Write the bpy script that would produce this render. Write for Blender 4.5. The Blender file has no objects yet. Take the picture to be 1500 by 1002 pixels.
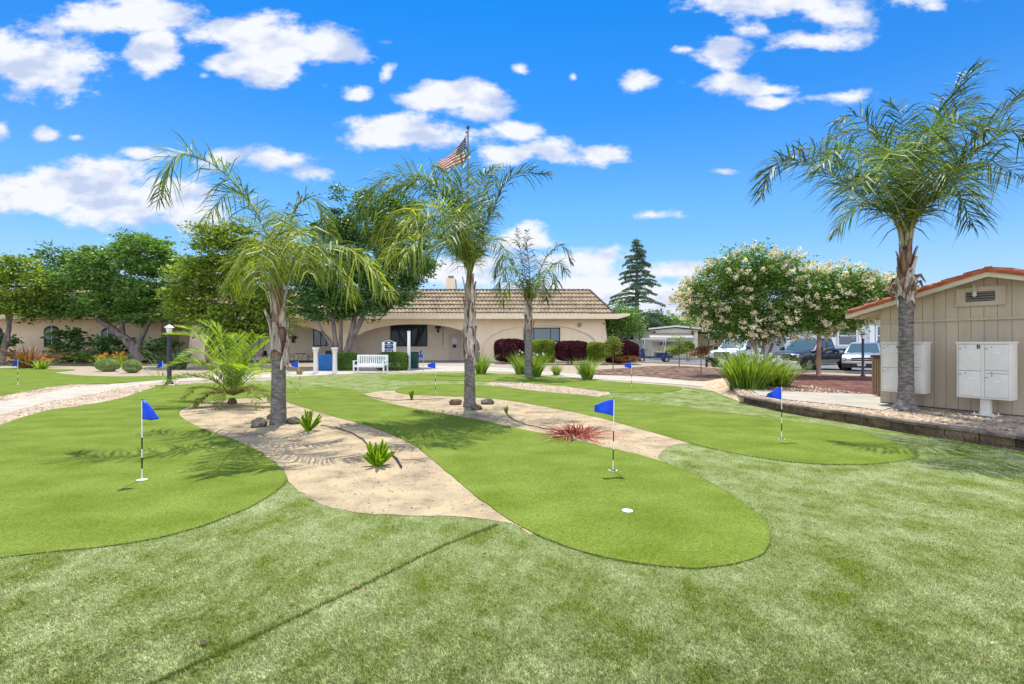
import bpy, bmesh, math, random
import numpy as np
from mathutils import Vector, Matrix
R = math.radians
rng = np.random.default_rng(11)
random.seed(5)
scene = bpy.context.scene
COL = scene.collection
# ------------------------------------------------------------------ camera
CAM = 1.6; F = 708.0; H0 = 503.0
cam_d = bpy.data.cameras.new('camera'); cam = bpy.data.objects.new('camera', cam_d); COL.objects.link(cam)
cam.location = (0, 0, CAM); cam.rotation_euler = (R(90), 0, 0)
cam_d.sensor_width = 36; cam_d.lens = F / 1500 * 36; cam_d.shift_y = 2.0 / 1500
cam_d.clip_start = 0.05; cam_d.clip_end = 2000
scene.camera = cam
# ------------------------------------------------------------------ light
SUN_EL = 66.0; SUN_AZ = -6.0          # azimuth measured from +Y towards +X
scene.view_settings.view_transform = 'Standard'; scene.view_settings.look = 'None'
scene.view_settings.exposure = 0.46; scene.view_settings.gamma = 1
sun_d = bpy.data.lights.new('sun', 'SUN'); sun_d.energy = 4.9; sun_d.angle = R(0.5); sun_d.color = (1, .96, .88)
sun = bpy.data.objects.new('sun', sun_d); COL.objects.link(sun)
sd = Vector((math.sin(R(SUN_AZ))*math.cos(R(SUN_EL)), math.cos(R(SUN_AZ))*math.cos(R(SUN_EL)), math.sin(R(SUN_EL))))
sun.rotation_euler = sd.to_track_quat('Z', 'Y').to_euler(); sun.location = (0, 10, 40)
world = bpy.data.worlds.new('World'); scene.world = world; world.use_nodes = True
def build_world():
    nt = world.node_tree; N = nt.nodes; L = nt.links
    bg = N['Background']
    def m(op, a, b=None, c=None):
        n = N.new('ShaderNodeMath'); n.operation = op
        for i, v in enumerate((a, b, c)):
            if v is None: continue
            if isinstance(v, (int, float)): n.inputs[i].default_value = v
            else: L.new(v, n.inputs[i])
        return n.outputs[0]
    sky = N.new('ShaderNodeTexSky'); sky.sky_type = 'NISHITA'; sky.sun_disc = False
    sky.sun_elevation = R(SUN_EL); sky.sun_rotation = R(SUN_AZ); sky.altitude = 0; sky.air_density = 1.0; sky.dust_density = 0.4; sky.ozone_density = 3.0
    tint = N.new('ShaderNodeMix'); tint.data_type = 'RGBA'; tint.blend_type = 'MULTIPLY'; tint.inputs[0].default_value = 1
    L.new(sky.outputs[0], tint.inputs[6]); 
    tc = N.new('ShaderNodeTexCoord'); sp = N.new('ShaderNodeSeparateXYZ'); L.new(tc.outputs['Generated'], sp.inputs[0])
    X, Y, Z = sp.outputs
    az = m('ARCTAN2', X, Y); el = m('ARCSINE', Z)
    front = m('MAXIMUM', Y, .08); U_ = m('DIVIDE', X, front); V_ = m('DIVIDE', Z, front)
    cv = N.new('ShaderNodeCombineXYZ'); L.new(U_, cv.inputs[0]); L.new(V_, cv.inputs[2]); cv.inputs[1].default_value = .37
    # bluer towards the zenith, paler at the horizon
    rp = N.new('ShaderNodeValToRGB'); L.new(m('MULTIPLY', el, 1/0.70), rp.inputs[0])
    e = rp.color_ramp.elements; e[0].position = 0.0; e[0].color = (.66, .72, .88, 1); e[1].position = 1.0; e[1].color = (.0, .50, 1.0, 1)
    x = rp.color_ramp.elements.new(.38); x.color = (.38, .74, 1.0, 1); x = rp.color_ramp.elements.new(.62); x.color = (.14, .60, 1.02, 1)
    L.new(rp.outputs[0], tint.inputs[7])
    cl = [(200,22,115,34),(228,65,42,36),(330,48,70,24),(415,62,120,46),(405,105,55,22),(500,72,48,30),(60,95,90,48),(10,80,60,40),(95,120,55,26),
          (80,280,130,34),(200,300,120,40),(20,290,70,34),(280,312,80,28),(150,262,70,22),(660,140,80,24),(600,195,98,32),(745,192,46,18),(808,222,52,22),(880,228,38,19),
          (566,110,11,12),(400,233,84,15),(462,252,34,13),(208,226,40,10),(72,197,18,9),(112,201,12,5),(2,190,13,16),(298,112,11,6),(525,137,16,10),
          (928,126,28,16),(1054,72,44,28),(1090,42,36,12),(1170,4,150,20),(1225,22,60,18),(1200,60,60,20),(1068,122,46,13),(1130,132,46,7),(1240,142,54,9),(950,315,42,6),(1188,96,12,5),(1060,251,18,4),(760,102,10,6),
          (770,350,50,22),(850,385,110,22),(950,398,90,17),(890,425,150,22),(1000,446,70,24),(620,395,120,22),(840,112,5,5),(760,225,50,14),(700,165,60,18),(560,205,50,18),(350,228,40,12),(150,240,60,14),(240,285,90,24),(1130,150,40,8),(960,430,120,22),(1000,395,60,12),(350,90,60,22),(120,8,30,8),(1010,72,16,6)]
    nz = N.new('ShaderNodeTexNoise'); nz.inputs['Scale'].default_value = 8.5; nz.inputs['Detail'].default_value = 10; nz.inputs['Roughness'].default_value = .6
    mp = N.new('ShaderNodeMapping'); mp.inputs['Scale'].default_value = (1, 1, 1.9); L.new(cv.outputs[0], mp.inputs[0]); L.new(mp.outputs[0], nz.inputs[0])
    mpb = N.new('ShaderNodeMapping'); mpb.inputs['Scale'].default_value = (1, 1, 1.6); L.new(tc.outputs['Generated'], mpb.inputs[0])
    n1 = nz.outputs[0]
    dmin = None
    for (cx, cy, rx, ry) in cl:
        da = m('MULTIPLY', m('SUBTRACT', U_, (cx-750)/F), F/rx); de = m('MULTIPLY', m('SUBTRACT', V_, (H0-cy)/F), F/ry)
        d = m('SQRT', m('ADD', m('MULTIPLY', da, da), m('MULTIPLY', de, de)))
        s = m('MULTIPLY', m('SUBTRACT', d, 1.0), min(1.0, .25+ry/40))
        dmin = s if dmin is None else m('SMOOTH_MIN', dmin, s, .22)
    cov = m('ADD', m('MULTIPLY', dmin, -1.0), m('MULTIPLY', m('SUBTRACT', n1, .475), 2.5))
    # unseen cumulus added behind the viewer and overhead, for fill light
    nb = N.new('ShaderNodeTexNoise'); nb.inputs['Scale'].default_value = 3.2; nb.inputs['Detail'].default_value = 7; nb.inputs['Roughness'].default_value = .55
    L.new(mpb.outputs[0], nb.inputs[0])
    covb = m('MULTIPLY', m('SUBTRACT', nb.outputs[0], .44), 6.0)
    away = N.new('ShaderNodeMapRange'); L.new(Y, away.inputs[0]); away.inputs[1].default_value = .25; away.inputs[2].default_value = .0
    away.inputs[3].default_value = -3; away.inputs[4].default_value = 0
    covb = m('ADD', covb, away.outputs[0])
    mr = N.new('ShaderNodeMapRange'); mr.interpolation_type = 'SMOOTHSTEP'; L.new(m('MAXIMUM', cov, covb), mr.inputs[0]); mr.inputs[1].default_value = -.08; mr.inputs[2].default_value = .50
    # cloud brightness
    n2 = N.new('ShaderNodeTexNoise'); n2.inputs['Scale'].default_value = 10; n2.inputs['Detail'].default_value = 5
    mp2 = N.new('ShaderNodeMapping'); mp2.inputs['Location'].default_value = (3, 1, .2); mp2.inputs['Scale'].default_value = (1, 1, 2.0); L.new(cv.outputs[0], mp2.inputs[0]); L.new(mp2.outputs[0], n2.inputs[0])
    cr = N.new('ShaderNodeValToRGB'); L.new(n2.outputs[0], cr.inputs[0])
    e = cr.color_ramp.elements; e[0].position = .36; e[0].color = (.42, .49, .66, 1); e[1].position = .52; e[1].color = (.68, .70, .76, 1)
    # horizon haze
    hz = N.new('ShaderNodeMapRange'); hz.interpolation_type = 'SMOOTHSTEP'; L.new(el, hz.inputs[0]); hz.inputs[1].default_value = .22; hz.inputs[2].default_value = -.02; hz.inputs[4].default_value = .6
    mixh = N.new('ShaderNodeMix'); mixh.data_type = 'RGBA'; L.new(hz.outputs[0], mixh.inputs[0])
    sc = N.new('ShaderNodeMix'); sc.data_type = 'RGBA'; sc.blend_type = 'MULTIPLY'; sc.inputs[0].default_value = 1
    L.new(tint.outputs[2], sc.inputs[6]); sc.inputs[7].default_value = (SKY, SKY, SKY, 1)
    L.new(sc.outputs[2], mixh.inputs[6]); mixh.inputs[7].default_value = (.42, .56, .74, 1)
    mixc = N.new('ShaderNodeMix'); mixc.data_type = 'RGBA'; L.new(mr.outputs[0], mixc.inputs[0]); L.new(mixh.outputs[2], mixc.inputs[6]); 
    # the added clouds behind the viewer are boosted to fill shaded walls
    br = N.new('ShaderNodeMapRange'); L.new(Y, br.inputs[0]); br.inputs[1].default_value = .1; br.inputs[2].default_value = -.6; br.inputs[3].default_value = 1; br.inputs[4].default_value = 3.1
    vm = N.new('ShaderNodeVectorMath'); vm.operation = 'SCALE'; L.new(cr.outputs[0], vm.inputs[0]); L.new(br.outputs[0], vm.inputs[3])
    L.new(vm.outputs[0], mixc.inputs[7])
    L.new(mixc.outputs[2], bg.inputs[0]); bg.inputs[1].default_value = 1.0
SKY = 0.13
build_world()
world.cycles.sampling_method = 'MANUAL'; world.cycles.sample_map_resolution = 512
scene.cycles.max_bounces = 6; scene.cycles.transparent_max_bounces = 8; scene.cycles.diffuse_bounces = 3; scene.cycles.glossy_bounces = 2
scene.cycles.transmission_bounces = 3; scene.cycles.sample_clamp_indirect = 6

# ------------------------------------------------------------------ helpers
def P(px, py, z=0.0):
    Y = F*(CAM-z)/(py-H0); return Vector(((px-750)/F*Y, Y, z))
def Q(px, py, Y): return Vector(((px-750)/F*Y, Y, CAM-(py-H0)/F*Y))
def M(name, c1, c2=None, *a, objvar=0, **k):
    m = M0(name, c1, c2, *a, **k)
    if objvar:
        nt = m.node_tree; b = nt.nodes['Principled BSDF']; lk = b.inputs['Base Color'].links[0].from_socket; oi = nt.nodes.new('ShaderNodeObjectInfo'); mr = nt.nodes.new('ShaderNodeMapRange'); nt.links.new(oi.outputs['Random'], mr.inputs[0]); mr.inputs[3].default_value = 1-objvar; mr.inputs[4].default_value = 1+objvar
        vm = nt.nodes.new('ShaderNodeVectorMath'); vm.operation = 'SCALE'; nt.links.new(lk, vm.inputs[0]); nt.links.new(mr.outputs[0], vm.inputs[3]); nt.links.new(vm.outputs[0], b.inputs['Base Color'])
    return m
def M0(name, c1, c2=None, scale=5, rough=.8, bump=0, bscale=None, c3=None, spec=.3, metal=0, detail=5, stretch=None, lo=.35, hi=.65, world_co=False, bdist=.02):
    m = bpy.data.materials.new(name); m.use_nodes = True; nt = m.node_tree; N = nt.nodes; L = nt.links
    b = N['Principled BSDF']; b.inputs['Roughness'].default_value = rough; b.inputs['Specular IOR Level'].default_value = spec; b.inputs['Metallic'].default_value = metal
    b.inputs['Base Color'].default_value = (*c1, 1)
    if c2 is None and not bump:
        c2 = tuple(min(1, x*1.12) for x in c1)
    tc = N.new('ShaderNodeTexCoord'); mp = N.new('ShaderNodeMapping')
    if world_co:
        g = N.new('ShaderNodeNewGeometry'); L.new(g.outputs['Position'], mp.inputs[0])
    else: L.new(tc.outputs['Object'], mp.inputs[0])
    if stretch: mp.inputs['Scale'].default_value = stretch
    if c2 is not None:
        n = N.new('ShaderNodeTexNoise'); n.inputs['Scale'].default_value = scale; n.inputs['Detail'].default_value = detail; n.inputs['Roughness'].default_value = .6
        L.new(mp.outputs[0], n.inputs[0])
        r = N.new('ShaderNodeValToRGB'); L.new(n.outputs[0], r.inputs[0]); e = r.color_ramp.elements
        e[0].position = lo; e[0].color = (*c1, 1); e[1].position = hi; e[1].color = (*c2, 1)
        if c3: x = e.new(.5*(lo+hi)); x.color = (*c3, 1)
        L.new(r.outputs[0], b.inputs['Base Color'])
    if bump:
        n2 = N.new('ShaderNodeTexNoise'); n2.inputs['Scale'].default_value = bscale or scale*4; n2.inputs['Detail'].default_value = 6; L.new(mp.outputs[0], n2.inputs[0])
        bp = N.new('ShaderNodeBump'); bp.inputs['Strength'].default_value = bump; bp.inputs['Distance'].default_value = bdist; L.new(n2.outputs[0], bp.inputs['Height']); L.new(bp.outputs[0], b.inputs['Normal'])
    return m
def leafmat(name, cols, trans=.35, rough=.5, tcol=None, spec=.15):
    """leaf colour varies per leaf (random per island); light also passes through"""
    m = bpy.data.materials.new(name); m.use_nodes = True; nt = m.node_tree; N = nt.nodes; L = nt.links
    b = N['Principled BSDF']; out = N['Material Output']
    g = N.new('ShaderNodeNewGeometry'); r = N.new('ShaderNodeValToRGB'); L.new(g.outputs['Random Per Island'], r.inputs[0])
    e = r.color_ramp.elements; k = len(cols)
    e[0].position = 0; e[0].color = (*cols[0], 1); e[1].position = 1; e[1].color = (*cols[-1], 1)
    for i in range(1, k-1): x = e.new(i/(k-1)); x.color = (*cols[i], 1)
    # soft larger patches
    tc = N.new('ShaderNodeTexCoord'); n = N.new('ShaderNodeTexNoise'); n.inputs['Scale'].default_value = 1.1; n.inputs['Detail'].default_value = 2; L.new(tc.outputs['Object'], n.inputs[0])
    mr = N.new('ShaderNodeMapRange'); L.new(n.outputs[0], mr.inputs[0]); mr.inputs[1].default_value = .3; mr.inputs[2].default_value = .7; mr.inputs[3].default_value = .7; mr.inputs[4].default_value = 1.35
    vm = N.new('ShaderNodeVectorMath'); vm.operation = 'SCALE'; L.new(r.outputs[0], vm.inputs[0]); L.new(mr.outputs[0], vm.inputs[3])
    L.new(vm.outputs[0], b.inputs['Base Color']); b.inputs['Roughness'].default_value = rough; b.inputs['Specular IOR Level'].default_value = spec
    if trans:
        t = N.new('ShaderNodeBsdfTranslucent'); v2 = N.new('ShaderNodeVectorMath'); v2.operation = 'MULTIPLY'; L.new(vm.outputs[0], v2.inputs[0]); v2.inputs[1].default_value = tcol or (1.7, 1.6, .6)
        L.new(v2.outputs[0], t.inputs[0]); mx = N.new('ShaderNodeMixShader'); mx.inputs[0].default_value = trans
        L.new(b.outputs[0], mx.inputs[1]); L.new(t.outputs[0], mx.inputs[2]); L.new(mx.outputs[0], out.inputs[0])
    return m
def glass(name, c=(.02, .03, .035), rough=.04):
    m = bpy.data.materials.new(name); m.use_nodes = True; b = m.node_tree.nodes['Principled BSDF']
    b.inputs['Base Color'].default_value = (*c, 1); b.inputs['Roughness'].default_value = rough; b.inputs['Specular IOR Level'].default_value = .45
    return m
def tag(o, label=None, cat=None, group=None, kind=None):
    if label: o['label'] = label
    if cat: o['category'] = cat
    if group: o['group'] = group
    if kind: o['kind'] = kind
    return o
def thing(name, label, cat, loc=(0, 0, 0), rz=0.0, group=None):
    o = bpy.data.objects.new(name, None); COL.objects.link(o); o.location = loc; o.rotation_euler = (0, 0, rz); o.empty_display_size = .1
    return tag(o, label, cat, group)
def dup(root, loc, rz=None, label=None, scale=None):
    def cp(o, par):
        c = o.copy(); COL.objects.link(c); c.parent = par
        for ch in o.children: cp(ch, c)
        return c
    r = cp(root, None); r.location = loc
    if rz is not None: r.rotation_euler = (0, 0, rz)
    if scale: r.scale = scale
    if label: r['label'] = label
    return r
def finish(name, me, mat, parent=None, smooth=False, ang=40):
    if mat is not None: me.materials.append(mat)
    if smooth:
        me.polygons.foreach_set('use_smooth', [True]*len(me.polygons)); me.set_sharp_from_angle(angle=R(ang))
    me.update(); o = bpy.data.objects.new(name, me); COL.objects.link(o)
    if parent is not None: o.parent = parent
    return o
def mesh_np(name, V, Fc, mat, parent=None, smooth=False):
    """V (n,3), Fc (m,k)"""
    me = bpy.data.meshes.new(name); V = np.asarray(V, dtype=np.float32); Fc = np.asarray(Fc, dtype=np.int32); k = Fc.shape[1]
    me.vertices.add(len(V)); me.vertices.foreach_set('co', V.ravel()); me.loops.add(Fc.size); me.loops.foreach_set('vertex_index', Fc.ravel())
    me.polygons.add(len(Fc)); me.polygons.foreach_set('loop_start', np.arange(0, Fc.size, k, dtype=np.int32)); me.update(calc_edges=True)
    return finish(name, me, mat, parent, smooth, 180)
class MB:
    def __init__(s): s.v = []; s.f = []
    def add(s, vs, fs):
        n = len(s.v); s.v += [tuple(v) for v in vs]; s.f += [tuple(i+n for i in f) for f in fs]; return s
    def box(s, x0, x1, y0, y1, z0, z1, mt=None):
        v = [(x, y, z) for z in (z0, z1) for y in (y0, y1) for x in (x0, x1)]
        if mt is not None: v = [mt @ Vector(p) for p in v]
        return s.add(v, [(0, 2, 3, 1), (4, 5, 7, 6), (0, 1, 5, 4), (2, 6, 7, 3), (0, 4, 6, 2), (1, 3, 7, 5)])
    def bar(s, a, b, w, h=None, up=Vector((0, 0, 1))):
        a = Vector(a); b = Vector(b); h = h or w; t = (b-a).normalized(); sd_ = t.cross(up)
        if sd_.length < 1e-4: sd_ = Vector((1, 0, 0))
        sd_.normalize(); u = sd_.cross(t)
        v = [p + sd_*(i*w/2) + u*(j*h/2) for p in (a, b) for (i, j) in ((-1, -1), (1, -1), (1, 1), (-1, 1))]
        return s.add(v, [(0, 1, 2, 3), (7, 6, 5, 4), (0, 4, 5, 1), (1, 5, 6, 2), (2, 6, 7, 3), (3, 7, 4, 0)])
    def tube(s, pts, rad, n=8, cap=True):
        pts = [Vector(p) for p in pts]; k = len(pts)
        if not hasattr(rad, '__len__'): rad = [rad]*k
        u = None; vs = []
        for i, p in enumerate(pts):
            t = (pts[min(i+1, k-1)] - pts[max(i-1, 0)]).normalized()
            if u is None: u = t.orthogonal().normalized()
            u = (u - t*u.dot(t)).normalized(); w = t.cross(u)
            for j in range(n):
                a = 2*math.pi*j/n; vs.append(p + (u*math.cos(a)+w*math.sin(a))*rad[i])
        fs = [(i*n+j, i*n+(j+1) % n, (i+1)*n+(j+1) % n, (i+1)*n+j) for i in range(k-1) for j in range(n)]
        if cap: fs += [tuple(range(n))[::-1], tuple(range((k-1)*n, k*n))]
        return s.add(vs, fs)
    def lathe(s, prof, n=16, o=(0, 0, 0)):
        vs = [(o[0]+r*math.cos(2*math.pi*j/n), o[1]+r*math.sin(2*math.pi*j/n), o[2]+z) for r, z in prof for j in range(n)]; k = len(prof)
        fs = [(i*n+j, i*n+(j+1) % n, (i+1)*n+(j+1) % n, (i+1)*n+j) for i in range(k-1) for j in range(n)]
        return s.add(vs, fs + [tuple(range(n))[::-1], tuple(range((k-1)*n, k*n))])
    def prism(s, poly, a0, a1, axis='z'):
        """poly 2D; axis z: (x,y); axis y: poly is (x,z) ; axis x: poly is (y,z)"""
        f = {'z': lambda p, a: (p[0], p[1], a), 'y': lambda p, a: (p[0], a, p[1]), 'x': lambda p, a: (a, p[0], p[1])}[axis]
        n = len(poly); v = [f(p, a0) for p in poly]+[f(p, a1) for p in poly]
        return s.add(v, [tuple(range(n))[::-1], tuple(range(n, 2*n))]+[(i, (i+1) % n, (i+1) % n+n, i+n) for i in range(n)])
    def loft(s, secs, closed=True, cap=True):
        n = len(secs[0]); vs = [p for q in secs for p in q]
        fs = [(i*n+j, i*n+(j+1) % n, (i+1)*n+(j+1) % n, (i+1)*n+j) for i in range(len(secs)-1) for j in range(n if closed else n-1)]
        if cap: fs += [tuple(range(n))[::-1], tuple(range((len(secs)-1)*n, len(secs)*n))]
        return s.add(vs, fs)
    def build(s, name, mat, parent=None, smooth=False, bevel=0, ang=40):
        me = bpy.data.meshes.new(name); me.from_pydata(s.v, [], s.f)
        bm = bmesh.new(); bm.from_mesh(me); bmesh.ops.recalc_face_normals(bm, faces=bm.faces)
        if bevel: bmesh.ops.bevel(bm, geom=list(bm.edges), offset=bevel, segments=2, affect='EDGES', profile=.7)
        bm.to_mesh(me); bm.free()
        return finish(name, me, mat, parent, smooth or bool(bevel), ang)
def catmull(pts, closed=True, k=6):
    pts = np.array(pts, float); n = len(pts); out = []
    for i in range(n if closed else n-1):
        g = lambda j: pts[j % n] if closed else pts[min(max(j, 0), n-1)]
        p0, p1, p2, p3 = g(i-1), g(i), g(i+1), g(i+2)
        for t in np.arange(k)/k:
            out.append(.5*((2*p1)+(-p0+p2)*t+(2*p0-5*p1+4*p2-p3)*t*t+(-p0+3*p1-3*p2+p3)*t**3))
    if not closed: out.append(pts[-1])
    return np.array(out)
def inpoly(X, Y, poly):
    c = np.zeros(len(X), bool); n = len(poly); j = n-1
    for i in range(n):
        xi, yi = poly[i]; xj, yj = poly[j]
        c ^= ((yi > Y) != (yj > Y)) & (X < (xj-xi)*(Y-yi)/(yj-yi+1e-12)+xi); j = i
    return c
def pxpoly(pts, z=0, k=6, smooth=True):
    """outline given as photo-measured ground points -> metres"""
    w = [P(x, y, z)[:2] if y < 3000 else None for x, y in pts]
    return catmull(w, True, k) if smooth else np.array(w)
def sheet(name, poly, z, mat, kind='structure', z0=None):
    b = MB(); n = len(poly)
    if z0 is None: b.add([(x, y, z) for x, y in poly], [tuple(range(n))])
    else: b.prism([tuple(p) for p in poly], z0, z)
    me = bpy.data.meshes.new(name); me.from_pydata(b.v, [], b.f); bm = bmesh.new(); bm.from_mesh(me); bmesh.ops.recalc_face_normals(bm, faces=bm.faces)
    bmesh.ops.triangulate(bm, faces=[f for f in bm.faces if len(f.verts) > 4])
    if z0 is None:
        for f in bm.faces:
            if f.normal.z < 0: f.normal_flip()
    bm.to_mesh(me); bm.free(); o = finish(name, me, mat); o['kind'] = kind; return o
def unit(a): return a/np.maximum(np.linalg.norm(a, axis=-1, keepdims=True), 1e-9)
def leaves(name, C, D, Ln, W, mat, parent=None, kind=None, curl=.25):
    """diamond leaves with a fold; C centres, D directions"""
    n = len(C); D = unit(D); r = rng.normal(size=(n, 3)); r[:, 2] *= .6
    S = unit(np.cross(D, r)); Nn = np.cross(S, D); Ln = np.broadcast_to(Ln, n)[:, None]; W = np.broadcast_to(W, n)[:, None]
    V = np.stack([C-D*Ln*.5, C-D*Ln*.03+S*W*.5+Nn*W*curl, C+D*Ln*.5, C-D*Ln*.03-S*W*.5+Nn*W*curl], 1).reshape(-1, 3)
    o = mesh_np(name, V, np.arange(n*4).reshape(-1, 4), mat, parent)
    if kind: o['kind'] = kind
    return o
def crown_pts(ells, n, clump=120, spread=.32, shell=.55, flat=.6):
    """points gathered in clumps that sit near the surface of ellipsoids (cx,cy,cz,rx,ry,rz)"""
    E = np.array(ells, float); vol = np.prod(E[:, 3:], axis=1)**.8; p = vol/vol.sum(); k = max(1, n//clump)
    ei = rng.choice(len(E), k, p=p); d = unit(rng.normal(size=(k, 3))); rad = shell+(1-shell)*rng.random(k)[:, None]**.7
    cc = E[ei, :3]+d*E[ei, 3:]*rad*rng.uniform(.88, 1.1, (k, 1)); size = spread*rng.uniform(.6, 1.4, k)
    idx = np.repeat(np.arange(k), clump); off = rng.normal(size=(k*clump, 3))*size[idx][:, None]; off[:, 2] *= flat
    return cc[idx]+off, cc, unit(off+.35*(cc[idx]-E[ei[idx], :3]))
# ------------------------------------------------------------------ ground
m_ground = M('tan_earth', (.27, .215, .15), (.36, .29, .21), 3, .95, .4, 60, world_co=True)
def turfmat(name, blades, gain=1.0):
    m = bpy.data.materials.new(name); m.use_nodes = True; nt = m.node_tree; N = nt.nodes; L = nt.links; b = N['Principled BSDF']; b.inputs['Roughness'].default_value = .6 if blades else .9
    b.inputs['Specular IOR Level'].default_value = .08 if blades else .03
    g = N.new('ShaderNodeNewGeometry')
    def noise(sc, det, st=(1, 1, 1), rough=.6):
        mp = N.new('ShaderNodeMapping'); L.new(g.outputs['Position'], mp.inputs[0]); mp.inputs['Scale'].default_value = st; mp.inputs['Rotation'].default_value = (0, 0, .5)
        n = N.new('ShaderNodeTexNoise'); n.inputs['Scale'].default_value = sc; n.inputs['Detail'].default_value = det; n.inputs['Roughness'].default_value = rough; L.new(mp.outputs[0], n.inputs[0]); return n.outputs[0]
    def ramp(f, stops):
        r = N.new('ShaderNodeValToRGB'); L.new(f, r.inputs[0]); e = r.color_ramp.elements
        e[0].position = stops[0][0]; e[0].color = (*stops[0][1], 1); e[1].position = stops[-1][0]; e[1].color = (*stops[-1][1], 1)
        for p, c in stops[1:-1]: x = e.new(p); x.color = (*c, 1)
        return r.outputs[0]
    def mix(f, a, c, bt='MIX'):
        x = N.new('ShaderNodeMix'); x.data_type = 'RGBA'; x.blend_type = bt
        if isinstance(f, float): x.inputs[0].default_value = f
        else: L.new(f, x.inputs[0])
        L.new(a, x.inputs[6]); L.new(c, x.inputs[7]); return x.outputs[2]
    big = ramp(noise(2.1, 8, (1.0, .8, 1), .74), [(.38, (0, 0, 0)), (.66, (1, 1, 1))])
    fine = noise(90 if not blades else 30, 6, rough=.75)
    if blades:
        grn = ramp(g.outputs['Random Per Island'], [(0, (.048, .076, .007)), (.3, (.115, .16, .018)), (.7, (.23, .285, .038)), (1, (.55, .57, .23))])
        pal = ramp(g.outputs['Random Per Island'], [(0, (.12, .155, .045)), (.3, (.32, .37, .15)), (.65, (.62, .66, .34)), (1, (1.0, 1.0, .72))])
        col = mix(big, grn, pal); col = mix(.85, col, ramp(fine, [(.33, (.38, .42, .32)), (.66, (1.75, 1.72, 1.6))]), 'MULTIPLY')
    else:
        grn = ramp(fine, [(.3, (.05, .075, .008)), (.7, (.17, .215, .032))]); pal = ramp(fine, [(.3, (.13, .165, .06)), (.7, (.38, .42, .22))])
        col = mix(big, grn, pal)
        bp = N.new('ShaderNodeBump'); bp.inputs['Strength'].default_value = .8; bp.inputs['Distance'].default_value = .01; L.new(noise(160, 3), bp.inputs['Height']); L.new(bp.outputs[0], b.inputs['Normal'])
    L.new(col, b.inputs['Base Color'])
    if blades:
        t = N.new('ShaderNodeBsdfTranslucent'); L.new(col, t.inputs[0]); mx = N.new('ShaderNodeMixShader'); mx.inputs[0].default_value = .3; L.new(b.outputs[0], mx.inputs[1]); L.new(t.outputs[0], mx.inputs[2]); L.new(mx.outputs[0], N['Material Output'].inputs[0])
    return m
def greenmat():
    m = bpy.data.materials.new('putting_turf'); m.use_nodes = True; nt = m.node_tree; N = nt.nodes; L = nt.links; b = N['Principled BSDF']; b.inputs['Roughness'].default_value = .85; b.inputs['Specular IOR Level'].default_value = .04
    g = N.new('ShaderNodeNewGeometry')
    def noise(sc, det, st=(1, 1, 1)):
        mp = N.new('ShaderNodeMapping'); L.new(g.outputs['Position'], mp.inputs[0]); mp.inputs['Scale'].default_value = st
        n = N.new('ShaderNodeTexNoise'); n.inputs['Scale'].default_value = sc; n.inputs['Detail'].default_value = det; L.new(mp.outputs[0], n.inputs[0]); return n.outputs[0]
    r = N.new('ShaderNodeValToRGB'); L.new(noise(1.6, 9, (.8, 1.1, 1)), r.inputs[0]); e = r.color_ramp.elements
    e[0].position = .34; e[0].color = (.100, .146, .014, 1); e[1].position = .66; e[1].color = (.146, .200, .030, 1)
    r2 = N.new('ShaderNodeValToRGB'); L.new(noise(75, 9), r2.inputs[0]); e = r2.color_ramp.elements
    e[0].position = .3; e[0].color = (.55, .58, .5, 1); e[1].position = .7; e[1].color = (1.45, 1.38, 1.7, 1)
    x = N.new('ShaderNodeMix'); x.data_type = 'RGBA'; x.blend_type = 'MULTIPLY'; x.inputs[0].default_value = 1; L.new(r.outputs[0], x.inputs[6]); L.new(r2.outputs[0], x.inputs[7])
    # tiny pale sand specks
    v = N.new('ShaderNodeTexVoronoi'); v.inputs['Scale'].default_value = 14; L.new(g.outputs['Position'], v.inputs[0])
    lt = N.new('ShaderNodeMath'); lt.operation = 'LESS_THAN'; L.new(v.outputs['Distance'], lt.inputs[0]); lt.inputs[1].default_value = .055
    x2 = N.new('ShaderNodeMix'); x2.data_type = 'RGBA'; fm = N.new('ShaderNodeMath'); fm.operation = 'MULTIPLY'; L.new(lt.outputs[0], fm.inputs[0]); fm.inputs[1].default_value = .45; L.new(fm.outputs[0], x2.inputs[0]); L.new(x.outputs[2], x2.inputs[6]); x2.inputs[7].default_value = (.35, .4, .2, 1)
    L.new(x2.outputs[2], b.inputs['Base Color'])
    bp = N.new('ShaderNodeBump'); bp.inputs['Strength'].default_value = .5; bp.inputs['Distance'].default_value = .006; L.new(noise(260, 3), bp.inputs['Height']); L.new(bp.outputs[0], b.inputs['Normal'])
    return m
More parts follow.
